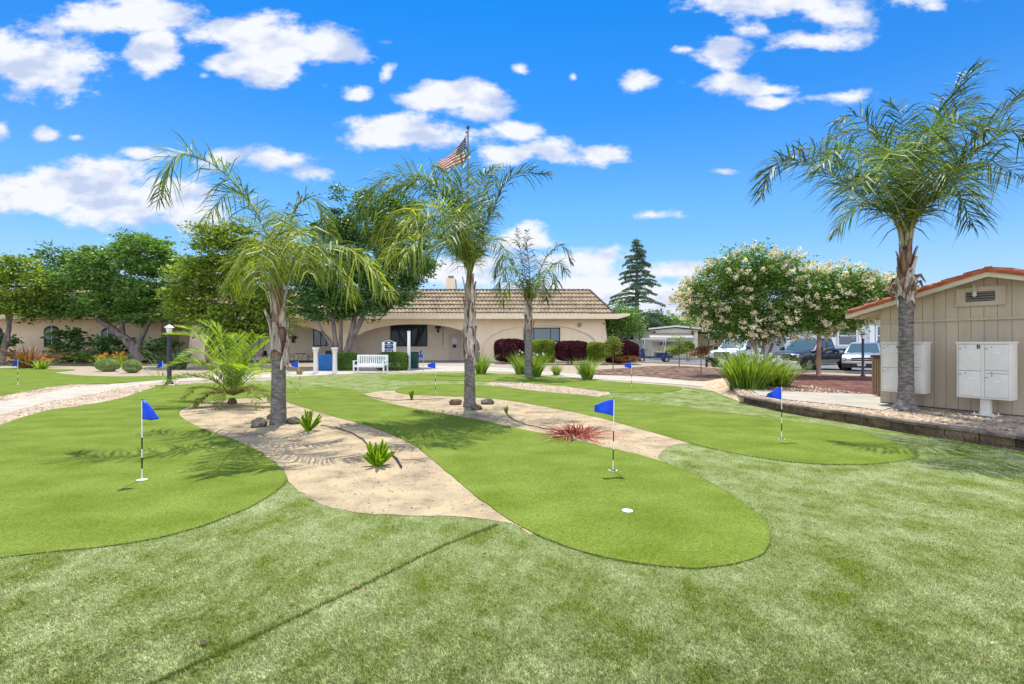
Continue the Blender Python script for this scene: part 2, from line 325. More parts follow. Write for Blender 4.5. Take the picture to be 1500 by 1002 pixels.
def speckle(name, cols, scale, bump=.6, rough=.95, big=None):
    """stony ground: every voronoi cell its own colour"""
    m = bpy.data.materials.new(name); m.use_nodes = True; nt = m.node_tree; N = nt.nodes; L = nt.links; b = N['Principled BSDF']; b.inputs['Roughness'].default_value = rough; b.inputs['Specular IOR Level'].default_value = .2
    g = N.new('ShaderNodeNewGeometry'); v = N.new('ShaderNodeTexVoronoi'); v.inputs['Scale'].default_value = scale; L.new(g.outputs['Position'], v.inputs[0])
    sp = N.new('ShaderNodeSeparateXYZ'); L.new(v.outputs['Color'], sp.inputs[0]); r = N.new('ShaderNodeValToRGB'); L.new(sp.outputs[0], r.inputs[0]); e = r.color_ramp.elements; k = len(cols)
    e[0].position = 0; e[0].color = (*cols[0], 1); e[1].position = 1; e[1].color = (*cols[-1], 1)
    for i in range(1, k-1): x = e.new(i/(k-1)); x.color = (*cols[i], 1)
    n = N.new('ShaderNodeTexNoise'); n.inputs['Scale'].default_value = 1.7; n.inputs['Detail'].default_value = 6; L.new(g.outputs['Position'], n.inputs[0])
    r2 = N.new('ShaderNodeValToRGB'); L.new(n.outputs[0], r2.inputs[0]); e = r2.color_ramp.elements; e[0].position = .35; e[0].color = (.78, .76, .72, 1); e[1].position = .6; e[1].color = (1.05, 1.05, 1.05, 1)
    x = N.new('ShaderNodeMix'); x.data_type = 'RGBA'; x.blend_type = 'MULTIPLY'; x.inputs[0].default_value = 1; L.new(r.outputs[0], x.inputs[6]); L.new(r2.outputs[0], x.inputs[7]); L.new(x.outputs[2], b.inputs['Base Color'])
    bp = N.new('ShaderNodeBump'); bp.inputs['Strength'].default_value = bump; bp.inputs['Distance'].default_value = .02; bp.invert = True; L.new(v.outputs['Distance'], bp.inputs['Height']); L.new(bp.outputs[0], b.inputs['Normal'])
    return m
m_turf = turfmat('pale_turf_mat', False); m_blade = turfmat('turf_blades', True); m_green = greenmat()
m_sand = M('sand', (.16, .12, .075), (.45, .355, .21), 2.2, .95, 1.0, 30, c3=(.355, .27, .168), world_co=True, lo=.30, hi=.60, detail=14, bdist=.04)
m_gravel = speckle('path_gravel', [(.24, .17, .11), (.42, .33, .23), (.34, .22, .14), (.52, .46, .36), (.45, .34, .24)], 26)
m_mulch = speckle('wood_mulch', [(.03, .018, .013), (.155, .085, .055), (.07, .04, .028), (.31, .20, .14), (.10, .055, .038)], 4.2, .9)
m_redmulch = speckle('red_mulch', [(.05, .022, .018), (.16, .065, .045), (.10, .04, .03), (.25, .12, .085)], 6, .9)
m_conc = M('concrete', (.33, .295, .235), (.42, .385, .315), 2.2, .9, .15, 80, world_co=True)
m_asph = M('asphalt', (.10, .10, .105), (.16, .16, .165), 3, .9, .3, 90, world_co=True)
m_kerb = M('kerb_concrete', (.42, .40, .36), (.5, .48, .43), 5, .9, world_co=True)
g = MB().add([(-900, -200, 0), (900, -200, 0), (900, 1200, 0), (-900, 1200, 0)], [(0, 1, 2, 3)]).build('ground', m_ground); g['kind'] = 'structure'

GREEN_A = [(-260,900),(-60,832),(60,812),(160,802),(250,786),(330,760),(392,730),(419,703),(408,684),(370,658),(322,638),(286,624),(264,610),(268,600),(300,590),(360,584),(425,582),(440,576),(420,568),(340,562),(245,565),(225,568),(180,583),(120,595),(75,601),(28,614),(-60,646),(-220,720)]
GREEN_B = [(412,586),(410,577),(440,569),(490,567.5),(522,573),(545,584),(590,596),(640,605),(700,616),(765,630),(830,643),(890,657),(948,671),(1000,690),(1050,715),(1095,744),(1122,770),(1128,795),(1112,816),(1070,830),(1010,835),(950,830),(880,818),(815,798),(760,772),(715,742),(660,698),(615,660),(585,643),(545,627),(500,614),(455,601)]
GREEN_C = [(578,573),(600,566),(650,563),(720,565.5),(787,573.5),(840,578),(870,581),(933,588),(1027,601),(1080,607.5),(1144,615.5),(1240,630),(1298,645),(1340,662),(1340,672),(1290,680),(1220,682),(1140,676),(1070,664),(1010,650),(940,630),(870,611),(800,597),(735,586),(660,581),(600,579)]
GREEN_D = [(560,551.5),(640,548),(700,547.5),(790,552),(870,558),(960,564),(996,568),(990,573),(950,576.5),(890,575),(840,568.5),(760,561),(700,559),(640,557.5),(580,557)]
GREEN_E = [(-300,640),(-120,606),(0,581.5),(60,570),(100,564.5),(150,562.5),(215,559),(262,553.5),(262,550.5),(200,552),(130,551),(80,546),(110,542),(60,540.5),(-80,540),(-300,544)]
SAND_1 = [(262,606),(285,625),(320,637),(370,657),(410,685),(422,706),(440,722),(475,741),(520,752),(600,757),(680,759),(747,768),(775,780),(700,700),(620,640),(480,596),(405,570),(330,572),(285,592)]
SAND_2 = [(534,578),(575,573),(640,577),(735,582),(820,596),(900,612),(1010,646),(1025,650),(990,652),(972,661),(966,672),(975,684),(940,690),(830,655),(700,625),(590,602),(545,588)]
GRAVEL_M = [(712,562.5),(735,559.5),(790,562),(850,569),(893,575.5),(880,581),(860,583),(800,578),(750,571)]
TURF = [(-260,1500),(-420,900),(-220,722),(-60,648),(28,615),(75,602),(120,596),(180,584),(225,569),(245,565.5),(290,561),(345,560),(400,557),(440,552),(490,549),(560,548),(640,545.5),(700,545.5),(770,549),(830,553),(900,559),(960,563.5),(1010,568),(1045,573),(1068,581),(1095,592),(1117,598),(1180,611),(1250,622),(1330,636),(1400,646),(1500,661),(1620,685),(1900,760),(2300,1100),(2300,1500)]
PATH = [(-300,690),(-120,636),(0,609),(60,592),(110,583),(160,573),(205,565),(250,560),(310,557),(380,554.5),(440,551.5),(500,548.5),(600,545),(720,544.5),(800,550),(860,555),(950,560.5),(1010,565),(1050,570),(1090,582),(1115,586),(1115,575),(1060,561),(1010,559),(950,553.5),(870,549.5),(790,544),(720,538),(640,536),(560,538),(480,541),(430,545),(380,549),(310,552),(250,556),(200,560),(165,563),(110,567),(60,577),(0,588),(-120,612),(-300,648)]
GRAV_1 = [(-300,700),(-120,642),(0,608),(60,591),(110,582),(160,572),(205,564),(262,558),(262,563),(245,566),(225,570),(180,585),(120,597),(75,603),(28,616),(-60,650),(-220,726)]
GRAV_2 = [(-300,630),(-120,604),(0,578.5),(60,568),(100,563.5),(135,564),(165,564),(110,568),(60,578),(0,590),(-120,614),(-300,650)]
def ragged(q, amp, step=.045):
    """hand-cut, slightly uneven edge"""
    out = []
    for a, c in zip(q, np.roll(q, -1, 0)):
        l = np.linalg.norm(c-a); k = max(1, min(24, int(l/step))) if min(a[1], c[1]) < 16 else 1
        for i in range(k): out.append(a+(c-a)*i/k)
    out = np.array(out); d = np.roll(out, -1, 0)-np.roll(out, 1, 0); d /= np.maximum(np.linalg.norm(d, axis=1, keepdims=True), 1e-6); w = rng.normal(size=len(out)); w = .5*w+.5*(np.roll(w, 1)+np.roll(w, 2)+np.roll(w, -1))*.6; f = np.clip(14-out[:, 1], 0, 8)/8
    return out+np.stack([-d[:, 1], d[:, 0]], 1)*(w*f)[:, None]*amp
pA, pB, pC, pD, pE = [ragged(pxpoly(x), .006) for x in (GREEN_A, GREEN_B, GREEN_C, GREEN_D, GREEN_E)]
pS1, pS2, pG = [ragged(pxpoly(x), .014) for x in (SAND_1, SAND_2, GRAVEL_M)]
pT = pxpoly(TURF, smooth=False)
sheet('lawn', pT, .008, m_turf, z0=0.0005)
sheet('concrete_path', pxpoly(PATH, k=4), .016, m_conc, z0=0.0005)
sheet('gravel_verge', pxpoly(GRAV_1, smooth=False), .012, m_gravel); sheet('gravel_verge', pxpoly(GRAV_2, smooth=False), .012, m_gravel)
sheet('sand_bed', pS1, .012, m_sand); sheet('sand_bed', pS2, .012, m_sand); sheet('gravel_bed', pG, .012, m_gravel)
for p_, z_ in ((pA, .018), (pB, .020), (pC, .019), (pD, .022), (pE, .023)): sheet('putting_green', p_, z_, m_green, z0=.0008)
MULCH = [(846,548.5),(860,543.5),(905,540),(960,536.5),(1010,537),(1055,541),(1075,548),(1075,559),(1010,557),(950,551.5),(890,549.3)]
sheet('mulch_bed', pxpoly(MULCH), .02, m_mulch)
sheet('mulch_bed', pxpoly([(1120,553),(1165,547.5),(1230,550),(1300,553),(1420,560),(1420,580),(1300,570),(1238,573),(1190,571),(1140,568)]), .02, m_redmulch)
# clubhouse walk, patio and the planting strip along its wall
sheet('patio', np.array([(-16, 36.5), (-16, 49), (-2, 49), (-2, 39), (3, 34.4), (-3, 33.4), (-9, 34)]), .01, M('patio_concrete', (.27, .235, .21), (.33, .29, .26), 1.5, .9, .1, 50, world_co=True))
sheet('planting_strip', np.array([(-60, 38.4), (-60, 46), (-17.5, 46), (-17.5, 38), (-22, 37)]), .012, m_mulch)
sheet('grass_strip', np.array([(-60, 34.2), (-60, 36.6), (-24, 36.4), (-16.5, 36.4), (-16.5, 34.6), (-26, 34.0)]), .014, M('lawn_grass', (.035, .085, .012), (.07, .14, .02), 4, .9, .6, 80, world_co=True))
# street behind
sheet('street', np.array([(7.2, 44.5), (9.5, 42), (14, 36), (15.5, 27.8), (20, 25.6), (60, 22), (60, 39), (30, 42), (17, 52), (10, 60), (-3, 60), (-3, 50)]), .006, m_asph)
kb = MB()
kp = [(7.0, 44.3), (9.3, 41.8), (13.8, 35.7), (15.3, 27.6), (19.9, 25.4), (60, 21.8)]
for a, b_ in zip(kp[:-1], kp[1:]): kb.bar((*a, .05), (*b_, .05), .16, .12)
kb.build('kerb', m_kerb)['kind'] = 'structure'
kb = MB()
kb.bar((10, 51.5, .06), (60, 40.5, .06), .16, .12); kb.build('kerb', m_kerb)['kind'] = 'structure'
sheet('driveway', np.array([(10.3, 51.8), (14.5, 51), (20.5, 55), (18, 58), (10, 58)]), .02, m_conc); sheet('driveway', np.array([(27, 48), (60, 41), (60, 48), (30, 52)]), .02, m_conc)

# raised bed behind the retaining wall
BZ = .2
WALLPX = [(1112,591),(1116,597.5),(1150,605),(1200,613.5),(1250,621),(1330,635),(1400,645.5),(1500,661),(1640,689)]
wl = [P(x, y) for x, y in WALLPX]; wl[0] = wl[1]+Vector((-.12, .95, 0)); wl.append(wl[-1]+Vector((1.2, -1.6, 0)))
top = [(p.x+.09, p.y+.09) for p in wl]+[(14, 3), (15, 10), (13, 17), (9.5, 19.5), (7.6, 17)]
b = MB(); n = len(top); cx = sum(p[0] for p in top)/n; cy = sum(p[1] for p in top)/n
outer = [(x, y, 0) for x, y in top[:len(wl)]]+[(x+(x-cx)*.35, y+(y-cy)*.35, 0) for x, y in top[len(wl):]]
b.add([(x, y, BZ-.015) for x, y in top]+outer, [tuple(range(n))]+[(i, (i+1) % n, (i+1) % n+n, i+n) for i in range(n)])
m_gravel2 = speckle('bed_gravel', [(.30, .19, .11), (.48, .36, .24), (.38, .24, .14), (.56, .48, .36), (.5, .36, .22)], 17, .8)
o = b.build('raised_ground', m_gravel2); o['kind'] = 'structure'
pw = [P(1112, 579, BZ)[:2], P(1160, 586, BZ)[:2], P(1230, 593, BZ)[:2], P(1292, 601, BZ)[:2], (9.2, 11.3), P(1330, 583, BZ)[:2], P(1285, 578, BZ)[:2], P(1220, 575.5, BZ)[:2], P(1160, 573.5, BZ)[:2], P(1100, 571, BZ)[:2]]
sheet('mulch_bed', np.array([P(1135, 572, BZ)[:2], P(1160, 573.2, BZ)[:2], P(1220, 575.2, BZ)[:2], P(1285, 577.7, BZ)[:2], P(1330, 582, BZ)[:2], (15, 10), (13, 17), (9.5, 19.5), (8.3, 18)]), BZ-.004, m_redmulch)
sheet('concrete_walk', np.array(pw), BZ+.002, m_conc)
sheet('concrete_walk', np.array([P(1400, 602, BZ)[:2], P(1290, 592, BZ)[:2], (9.5, 12.3), (11.6, 9.0), P(1620, 650, BZ)[:2], P(1500, 620, BZ)[:2]]), BZ-.003, m_conc)
# retaining wall: two courses of rough blocks and capstones
m_block = M('wall_block', (.085, .055, .036), (.27, .185, .115), 3.5, .95, 1.0, 26, c3=(.17, .115, .07), world_co=True, lo=.3, hi=.7, bdist=.08, objvar=.35)
m_cap = M('wall_capstone', (.13, .10, .08), (.28, .22, .17), 7, .95, .8, 40, world_co=True, objvar=.2)
rw = thing('retaining_wall', 'low curved retaining wall of rough brown blocks with grey capstones beside the mailboxes', 'retaining wall', (wl[1].x, wl[1].y, 0))
line = catmull([(p.x, p.y) for p in wl], False, 12); seg = np.r_[0, np.cumsum(np.linalg.norm(np.diff(line, axis=0), axis=1))]
def at(s): return np.array([np.interp(s, seg, line[:, 0]), np.interp(s, seg, line[:, 1])])
def course(s0, z0, z1, w, name, mat, step, out):
    s = s0
    while s < seg[-1]-.05:
        e = min(s+step*rng.uniform(.92, 1.06), seg[-1]); a, c = at(s+.007), at(e-.007); t = (c-a)/np.linalg.norm(c-a); nn = np.array([t[1], -t[0]]) ; j = rng.uniform(-.008, .008)
        a2 = a-nn*out*0+nn*j; c2 = c+nn*j
        a2 = a2-nn*(-out); c2 = c2-nn*(-out)
        mb = MB(); q = [(a2[0], a2[1]), (c2[0], c2[1]), (c2[0]-nn[0]*w, c2[1]-nn[1]*w), (a2[0]-nn[0]*w, a2[1]-nn[1]*w)]
        mb.prism([(x-wl[1].x, y-wl[1].y) for x, y in q], z0, z1+rng.uniform(-.003, .003)); mb.build(name, mat, rw, bevel=.007); s = e
course(0, -.03, .045, .2, 'base_block', m_block, .45, .015); course(.2, .047, .165, .2, 'wall_block', m_block, .43, 0); course(0, .168, .222, .24, 'capstone', m_cap, .5, .03)

# ------------------------------------------------------------------ turf blades (artificial lawn pile)
SEAM = catmull([P(x, y)[:2] for x, y in ((727, 771), (640, 806), (560, 846), (470, 890), (370, 938), (300, 970), (232, 1003), (120, 1060))], False, 14); SEAM = SEAM+rng.normal(size=SEAM.shape)*.004
def seamdist(x, y):
    d = np.full(len(x), 9.0)
    for (ax, ay), (bx, by) in zip(SEAM[:-1], SEAM[1:]):
        vx, vy = bx-ax, by-ay; t = np.clip(((x-ax)*vx+(y-ay)*vy)/(vx*vx+vy*vy), 0, 1); d = np.minimum(d, np.hypot(x-ax-t*vx, y-ay-t*vy))
    return d
def blades():
    n = 4200000; Ymin, Ymax = 1.3, 24.0
    u = rng.random(n); Yv = 1/np.sqrt((1-u)/Ymin**2+u/Ymax**2)*1.0        # density ~ 1/Y^2 across the widening view
    Xv = rng.uniform(-1.6, 1.6, n)*Yv
    keep = inpoly(Xv, Yv, pT); Xv, Yv = Xv[keep], Yv[keep]
    for q in [pxpoly(z_, k=3) for z_ in (GREEN_A, GREEN_B, GREEN_C, GREEN_D, GREEN_E, SAND_1, SAND_2, GRAVEL_M)]: k = ~inpoly(Xv, Yv, q); Xv, Yv = Xv[k], Yv[k]
    sdist = seamdist(Xv, Yv); k = (sdist > .008+.004*np.sin(Yv*23)+.003*np.sin(Xv*71)) ; Xv, Yv, sdist = Xv[k], Yv[k], sdist[k]
    k = rng.random(len(Xv)) < np.clip(1500000/len(Xv), 0, 1); Xv, Yv = Xv[k], Yv[k]
    n = len(Xv); a = rng.uniform(0, 2*np.pi, n); h = rng.uniform(.009, .019, n); w = .0018*np.maximum(1, Yv/3.0)*rng.uniform(.7, 1.4, n); ln = rng.uniform(.2, 1.15, n)*h
    la = a+rng.normal(size=n)*.6; base = np.stack([Xv, Yv, np.full(n, .006)], 1); s = np.stack([np.cos(a)*w, np.sin(a)*w, 0*a], 1)
    tip = base+np.stack([np.cos(la+1.5)*ln-.004, np.sin(la+1.5)*ln-.004, h], 1)
    V = np.stack([base-s, base+s, tip], 1).reshape(-1, 3)
    o = mesh_np('turf_pile', V, np.arange(n*3).reshape(-1, 3), m_blade); o['kind'] = 'stuff'; print('blades', n)
blades()
# ragged longer tufts at the edges of the greens where the lawn begins
def fringe():
    C = []
    for q in (pA, pB, pC):
        nxt = np.roll(q, -1, 0); L_ = np.linalg.norm(nxt-q, axis=1)
        for (a, b_, l) in zip(q, nxt, L_):
            mid = (a+b_)/2
            if mid[1] > 12 or mid[1] < 1.5: continue
            k = int(l*420); t = rng.random(k)[:, None]; d = (b_-a)/max(l, 1e-6); nn = np.array([-d[1], d[0]]); 
            pt = a+(b_-a)*t+nn*rng.normal(size=(k, 1))*.012
            ok = inpoly(pt[:, 0], pt[:, 1], pT)
            for s_ in (pS1, pS2): ok &= ~inpoly(pt[:, 0]+nn[0]*0, pt[:, 1], s_)
            C.append(pt[ok])
    nrm = np.concatenate(C)
    k = rng.integers(0, len(SEAM)-1, 4000); t = rng.random((4000, 1)); sp_ = SEAM[k]+(SEAM[k+1]-SEAM[k])*t+rng.normal(size=(4000, 2))*.009; sp_ = sp_[np.hypot(sp_[:, 0], sp_[:, 1]) > 1.9]
    for pt, cols in ((nrm, [(.06, .10, .015), (.14, .2, .04), (.3, .34, .14), (.5, .52, .3)]), (sp_, [(.05, .09, .012), (.11, .17, .022), (.22, .28, .06)])):
        put(pt, cols)
def put(pt, cols):
    n = len(pt); a = rng.uniform(0, 2*np.pi, n); h = rng.uniform(.014, .030, n); w = .0020*np.maximum(1, pt[:, 1]/3.5); ln = h*rng.uniform(.2, 1, n)
    base = np.c_[pt, np.full(n, .006)]; s = np.stack([np.cos(a)*w, np.sin(a)*w, 0*a], 1); tip = base+np.stack([np.cos(a*3)*ln, np.sin(a*3)*ln, h], 1)
    o = mesh_np('fringe_grass', np.stack([base-s, base+s, tip], 1).reshape(-1, 3), np.arange(n*3).reshape(-1, 3), leafmat('fringe', cols, .2)); o['kind'] = 'stuff'
fringe()
# dark seam strip under the groove
nn = []
for i in range(len(SEAM)):
    d = SEAM[min(i+1, len(SEAM)-1)]-SEAM[max(i-1, 0)]; d /= np.linalg.norm(d); nn.append((-d[1], d[0]))
nn = np.array(nn); st = np.r_[SEAM+nn*.007, (SEAM-nn*.007)[::-1]]
sheet('turf_seam', st, .0095, M('seam_backing', (.05, .08, .015), (.09, .13, .03), 30, .95, world_co=True))
# small stones on the gravel and grit on the sand
def stones(name, region_fn, n, s0, s1, mat, z, bbox):
    x = rng.uniform(bbox[0], bbox[1], n*6); y = rng.uniform(bbox[2], bbox[3], n*6); ok = region_fn(x, y); x, y = x[ok][:n], y[ok][:n]; n = len(x)
    oct_ = np.array([(1, 0, 0), (.3, .9, 0), (-.8, .5, .1), (-.7, -.6, 0), (.4, -.9, .05), (0.1, 0, .75)]); fs = [(0, 1, 5), (1, 2, 5), (2, 3, 5), (3, 4, 5), (4, 0, 5)]
    s = rng.uniform(s0, s1, n)*rng.choice([1, 1, 1.5], n); a = rng.uniform(0, 6.28, n); ca, sa = np.cos(a), np.sin(a)
    V = oct_[None]*s[:, None, None]*np.stack([rng.uniform(.7, 1.3, n), rng.uniform(.7, 1.1, n), rng.uniform(.6, 1.2, n)], 1)[:, None]
    X = V[..., 0]*ca[:, None]-V[..., 1]*sa[:, None]+x[:, None]; Yq = V[..., 0]*sa[:, None]+V[..., 1]*ca[:, None]+y[:, None]; V = np.stack([X, Yq, V[..., 2]+z], -1).reshape(-1, 3)
    Fc = (np.array(fs)[None]+np.arange(n)[:, None, None]*6).reshape(-1, 3); o = mesh_np(name, V, Fc, mat); o['kind'] = 'stuff'
m_stone = leafmat('gravel_stones', [(.17, .11, .07), (.34, .25, .165), (.42, .34, .25), (.27, .175, .11), (.48, .42, .33), (.24, .2, .17)], 0, .9)
m_grit = leafmat('sand_grit', [(.16, .11, .07), (.34, .27, .18), (.44, .36, .26), (.10, .06, .04)], 0, .9)
g1 = pxpoly(GRAV_1, smooth=False); g2 = pxpoly(GRAV_2, smooth=False); ptop = np.array(top)
def free(x, y): return ~(inpoly(x, y, pA) | inpoly(x, y, pB) | inpoly(x, y, pC) | inpoly(x, y, pD) | inpoly(x, y, pE))
stones('gravel', lambda x, y: (inpoly(x, y, g1) | inpoly(x, y, g2)) & free(x, y), 5000, .012, .03, m_stone, .012, (-19, -8, 8, 22))
stones('gravel', lambda x, y: inpoly(x, y, pG) & free(x, y), 1500, .015, .035, m_stone, .012, (-2, 5, 14, 22))
wk = np.array(pw)
stones('gravel', lambda x, y: inpoly(x, y, ptop) & (y < 17) & ~inpoly(x, y, wk) & (x < 9.9) , 4500, .012, .032, m_stone, BZ-.012, (5, 10, 5, 16))
stones('sand_debris', lambda x, y: (inpoly(x, y, pS1) | inpoly(x, y, pS2)) & free(x, y) & (rng.random(len(x)) < .9), 7000, .003, .013, m_grit, .012, (-6.5, 4, 4, 15))
# ------------------------------------------------------------------ clubhouse
m_stucco = M('stucco', (.82, .66, .46), (.88, .73, .53), 1.3, .95, .25, 120, world_co=True)
m_stuccoin = M('porch_stucco', (.80, .69, .54), (.86, .75, .60), 1.3, .95, .2, 120, world_co=True)
m_fascia = M('fascia_paint', (.80, .66, .45), (.88, .74, .52), 2, .8, .1, 40, world_co=True)
m_white = M('white_paint', (.78, .78, .75), (.84, .84, .82), 8, .45)
m_black = M('black_metal', (.018, .018, .02), (.03, .03, .032), 12, .4)
m_glass = glass('window_glass', (.025, .035, .04)); m_frame = M('dark_window_frame', (.02, .017, .016), (.035, .03, .028), 10, .5)
YF = 42.0
def W(px, py, Y=YF): q = Q(px, py, Y); return q.x, q.z
def tilemat(name, c1, c2, c3):
    m = M(name, c1, c2, 1.6, .85, .3, 30, c3=c3, world_co=True, lo=.3, hi=.7, detail=9); return m
m_tile = tilemat('roof_tile', (.17, .125, .08), (.40, .31, .205), (.28, .21, .135))
m_ridge = M('roof_ridge_tile', (.07, .05, .038), (.15, .10, .075), 4, .9, world_co=True)
def tiled(mb, A, B, C_, D, courses, pitch, amp=.09, step=.12):
    """barrel-tile slope: A,B eave ends; C_,D ridge ends (D above A)"""
    A, B, C_, D = map(Vector, (A, B, C_, D)); n = max(2, int((B-A).length/pitch)); nor = (B-A).cross(D-A).normalized()
    if nor.z < 0: nor = -nor
    per = 5
    for c in range(courses):
        t0, t1 = c/courses, min(1, (c+1.12)/courses); rows = []
        for t, hh in ((t0, step), (t1, 0)):
            l = A.lerp(D, t); r = B.lerp(C_, t); row = []
            for i in range(n*per+1):
                f = i/(n*per); row.append(l.lerp(r, f)+nor*(hh+amp*abs(math.sin(math.pi*i/per))))
            rows.append(row)
        base = [p-nor*(step+.03) for p in rows[0]]
        k = len(rows[0]); mb.add(base+rows[0]+rows[1], [(i, i+1, i+1+k, i+k) for i in range(k-1)]+[(i+k, i+k+1, i+1+2*k, i+2*k) for i in range(k-1)])
bx, _ = W(700, 500)
club = thing('clubhouse', 'long low cream stucco clubhouse with arched openings and a brown tiled roof', 'building', (bx, YF, 0))
def lp(px, py, Y=YF): q = Q(px, py, Y); return (q.x-bx, q.z)
# front wall with arch openings, drawn in the facade plane, 0.35 m thick
x0 = lp(277, 500)[0]; x1 = lp(892, 500)[0]; zt = lp(0, 466)[1]
arches = [(300, 490, 472.5), (512, 703, 474.5)]
def arch_pts(pl, pr, ptop, spring=1.15, n=18):
    xl = lp(pl, 0)[0]; xr = lp(pr, 0)[0]; zt_ = lp(0, ptop)[1]; c = (xl+xr)/2; a = (xr-xl)/2
    return [(xl, 0)]+[(c-a*math.cos(math.pi*i/n), spring+(zt_-spring)*math.sin(math.pi*i/n)**.85) for i in range(n+1)]+[(xr, 0)]
out = [(x0-.25, 0)]
for a in arches: out += arch_pts(*a)
out += [(x1+.05, 0), (x1-.35, zt), (x0+.35, zt)]
mb = MB(); nn_ = len(out); T = .38
mb.prism(out, 0, T, 'y')
me_ = mb.build('front_wall', m_stucco, club, smooth=True, ang=30)
bm = bmesh.new(); bm.from_mesh(me_.data); bmesh.ops.triangulate(bm, faces=[f for f in bm.faces if len(f.verts) > 4]); bm.to_mesh(me_.data); bm.free()
# blind arch relief on the right: raised rib and recessed-looking panel
pts = arch_pts(708, 876, 475.5)
rib = MB()
for a_, c_ in zip(pts[:-1], pts[1:]): rib.bar((a_[0], -.03, a_[1]), (c_[0], -.03, c_[1]), .10, .22, Vector((0, 1, 0)))
rib.build('arch_moulding', m_stucco, club, smooth=True)
# porch interior
yb = 3.2; ib = MB()
ib.box(x0+.3, lp(705, 0)[0]+.6, yb, yb+.2, 0, zt); ib.box(x0+.3, x0+.5, T, yb, 0, zt); ib.box(lp(500, 0)[0]-.1, lp(500, 0)[0]+.1, T, yb, 0, zt); ib.box(lp(705, 0)[0]+.5, lp(705, 0)[0]+.7, T, yb, 0, zt); ib.box(x0+.3, lp(705, 0)[0]+.7, T, yb, zt-.12, zt-.02)
ib.build('porch_wall', m_stuccoin, club)
sw = MB(); sw.add([(x1+.05, 0, 0), (x1+.05, 9, 0), (x1-.35, 9, zt), (x1-.35, 0, zt), (x1-.3, 0.38, 0), (x1-.3, 9, 0)], [(0, 1, 2, 3)]); sw.box(x1-.45, x1-.36, .38, 9, 0, zt); sw.build('side_wall', m_stucco, club)
def window(pl, pr, pt, pb, Y, parts=(.5,), parent=club, fr=m_frame, gl=m_glass, bx_=None, fw=.08):
    q0 = Q(pl, pb, Y); q1 = Q(pr, pt, Y); ox, oy = parent.location.x, parent.location.y; xa, xb, za, zb = q0.x-ox, q1.x-ox, q0.z-parent.location.z, q1.z-parent.location.z; y = Y-oy
    f = MB(); f.box(xa, xb, y-.05, y+.0, zb-fw, zb); f.box(xa, xb, y-.05, y, za, za+fw); f.box(xa, xa+fw, y-.05, y, za+fw, zb-fw); f.box(xb-fw, xb, y-.05, y, za+fw, zb-fw)
    for p_ in parts: xx = xa+(xb-xa)*p_; f.box(xx-fw*.4, xx+fw*.4, y-.045, y, za+fw, zb-fw)
    w = f.build('window', fr, parent); MB().box(xa+fw, xb-fw, y-.02, y-.01, za+fw, zb-fw).build('pane', gl, w); return w
window(572, 626, 476, 507.5, YF+yb-.02, (.25, .73)); window(767, 820.5, 480, 500.5, YF-.03, (.28, .74), gl=glass('blind_glass', (.13, .19, .21), .15)); window(459, 479, 480, 507, YF+yb-.02, (.55,)); window(318, 350, 482, 522, YF+yb-.02, (.5,))
# white blinds in the right window
# door
xd0 = lp(656, 0, YF+yb)[0]; xd1 = lp(678, 0, YF+yb)[0]
d = MB().box(xd0+.1, xd1-.1, yb-.06, yb-.02, .02, 2.5).build('door', M('door_paint', (.62, .55, .46), (.68, .61, .52), 3, .6), club)
MB().box(xd0+.45, xd0+.8, yb-.075, yb-.062, 1.2, 1.5).build('notice', m_black, d); MB().box(xd0+.42, xd0+.85, yb-.075, yb-.062, 1.6, 2.1).build('notice', m_white, d)
f = MB(); f.box(xd0, xd0+.1, yb-.1, yb-.01, 0, 2.6); f.box(xd1-.1, xd1, yb-.1, yb-.01, 0, 2.6); f.box(xd0+.1, xd1-.1, yb-.1, yb-.01, 2.5, 2.6); f.build('door_frame', m_stuccoin, club)
MB().box(xd1+.15, xd1+.75, yb-.08, yb-.01, 0, 2.4).build('screen_door', m_black, club)
for px, py in ((642, 479.5), (430, 494)):
    q = lp(px, py, YF+yb); MB().box(q[0]-.25, q[0]+.25, yb-.25, yb-.01, q[1]-.12, q[1]+.12).box(q[0]-.1, q[0]+.1, yb-.18, yb-.02, q[1]-.5, q[1]-.14).build('wall_lamp', M('lamp_bronze', (.07, .04, .03), None, rough=.5, bump=.01), club)
q = lp(849, 476); MB().lathe([(.0, -.02), (.2, -.02), (.22, .03), (.12, .08), (0, .1)], 12, (0, 0, 0)).build('wall_vent', M('vent_metal', (.35, .30, .25)), club).matrix_local = Matrix.Translation((q[0], 0, q[1])) @ Matrix.Rotation(R(90), 4, 'X')
MB().bar((lp(649, 0, YF+yb)[0], yb-.06, 1.4), (lp(649, 0, YF+yb)[0], yb-.06, 3.5), .06).build('conduit', M('conduit_paint', (.4, .36, .3)), club)
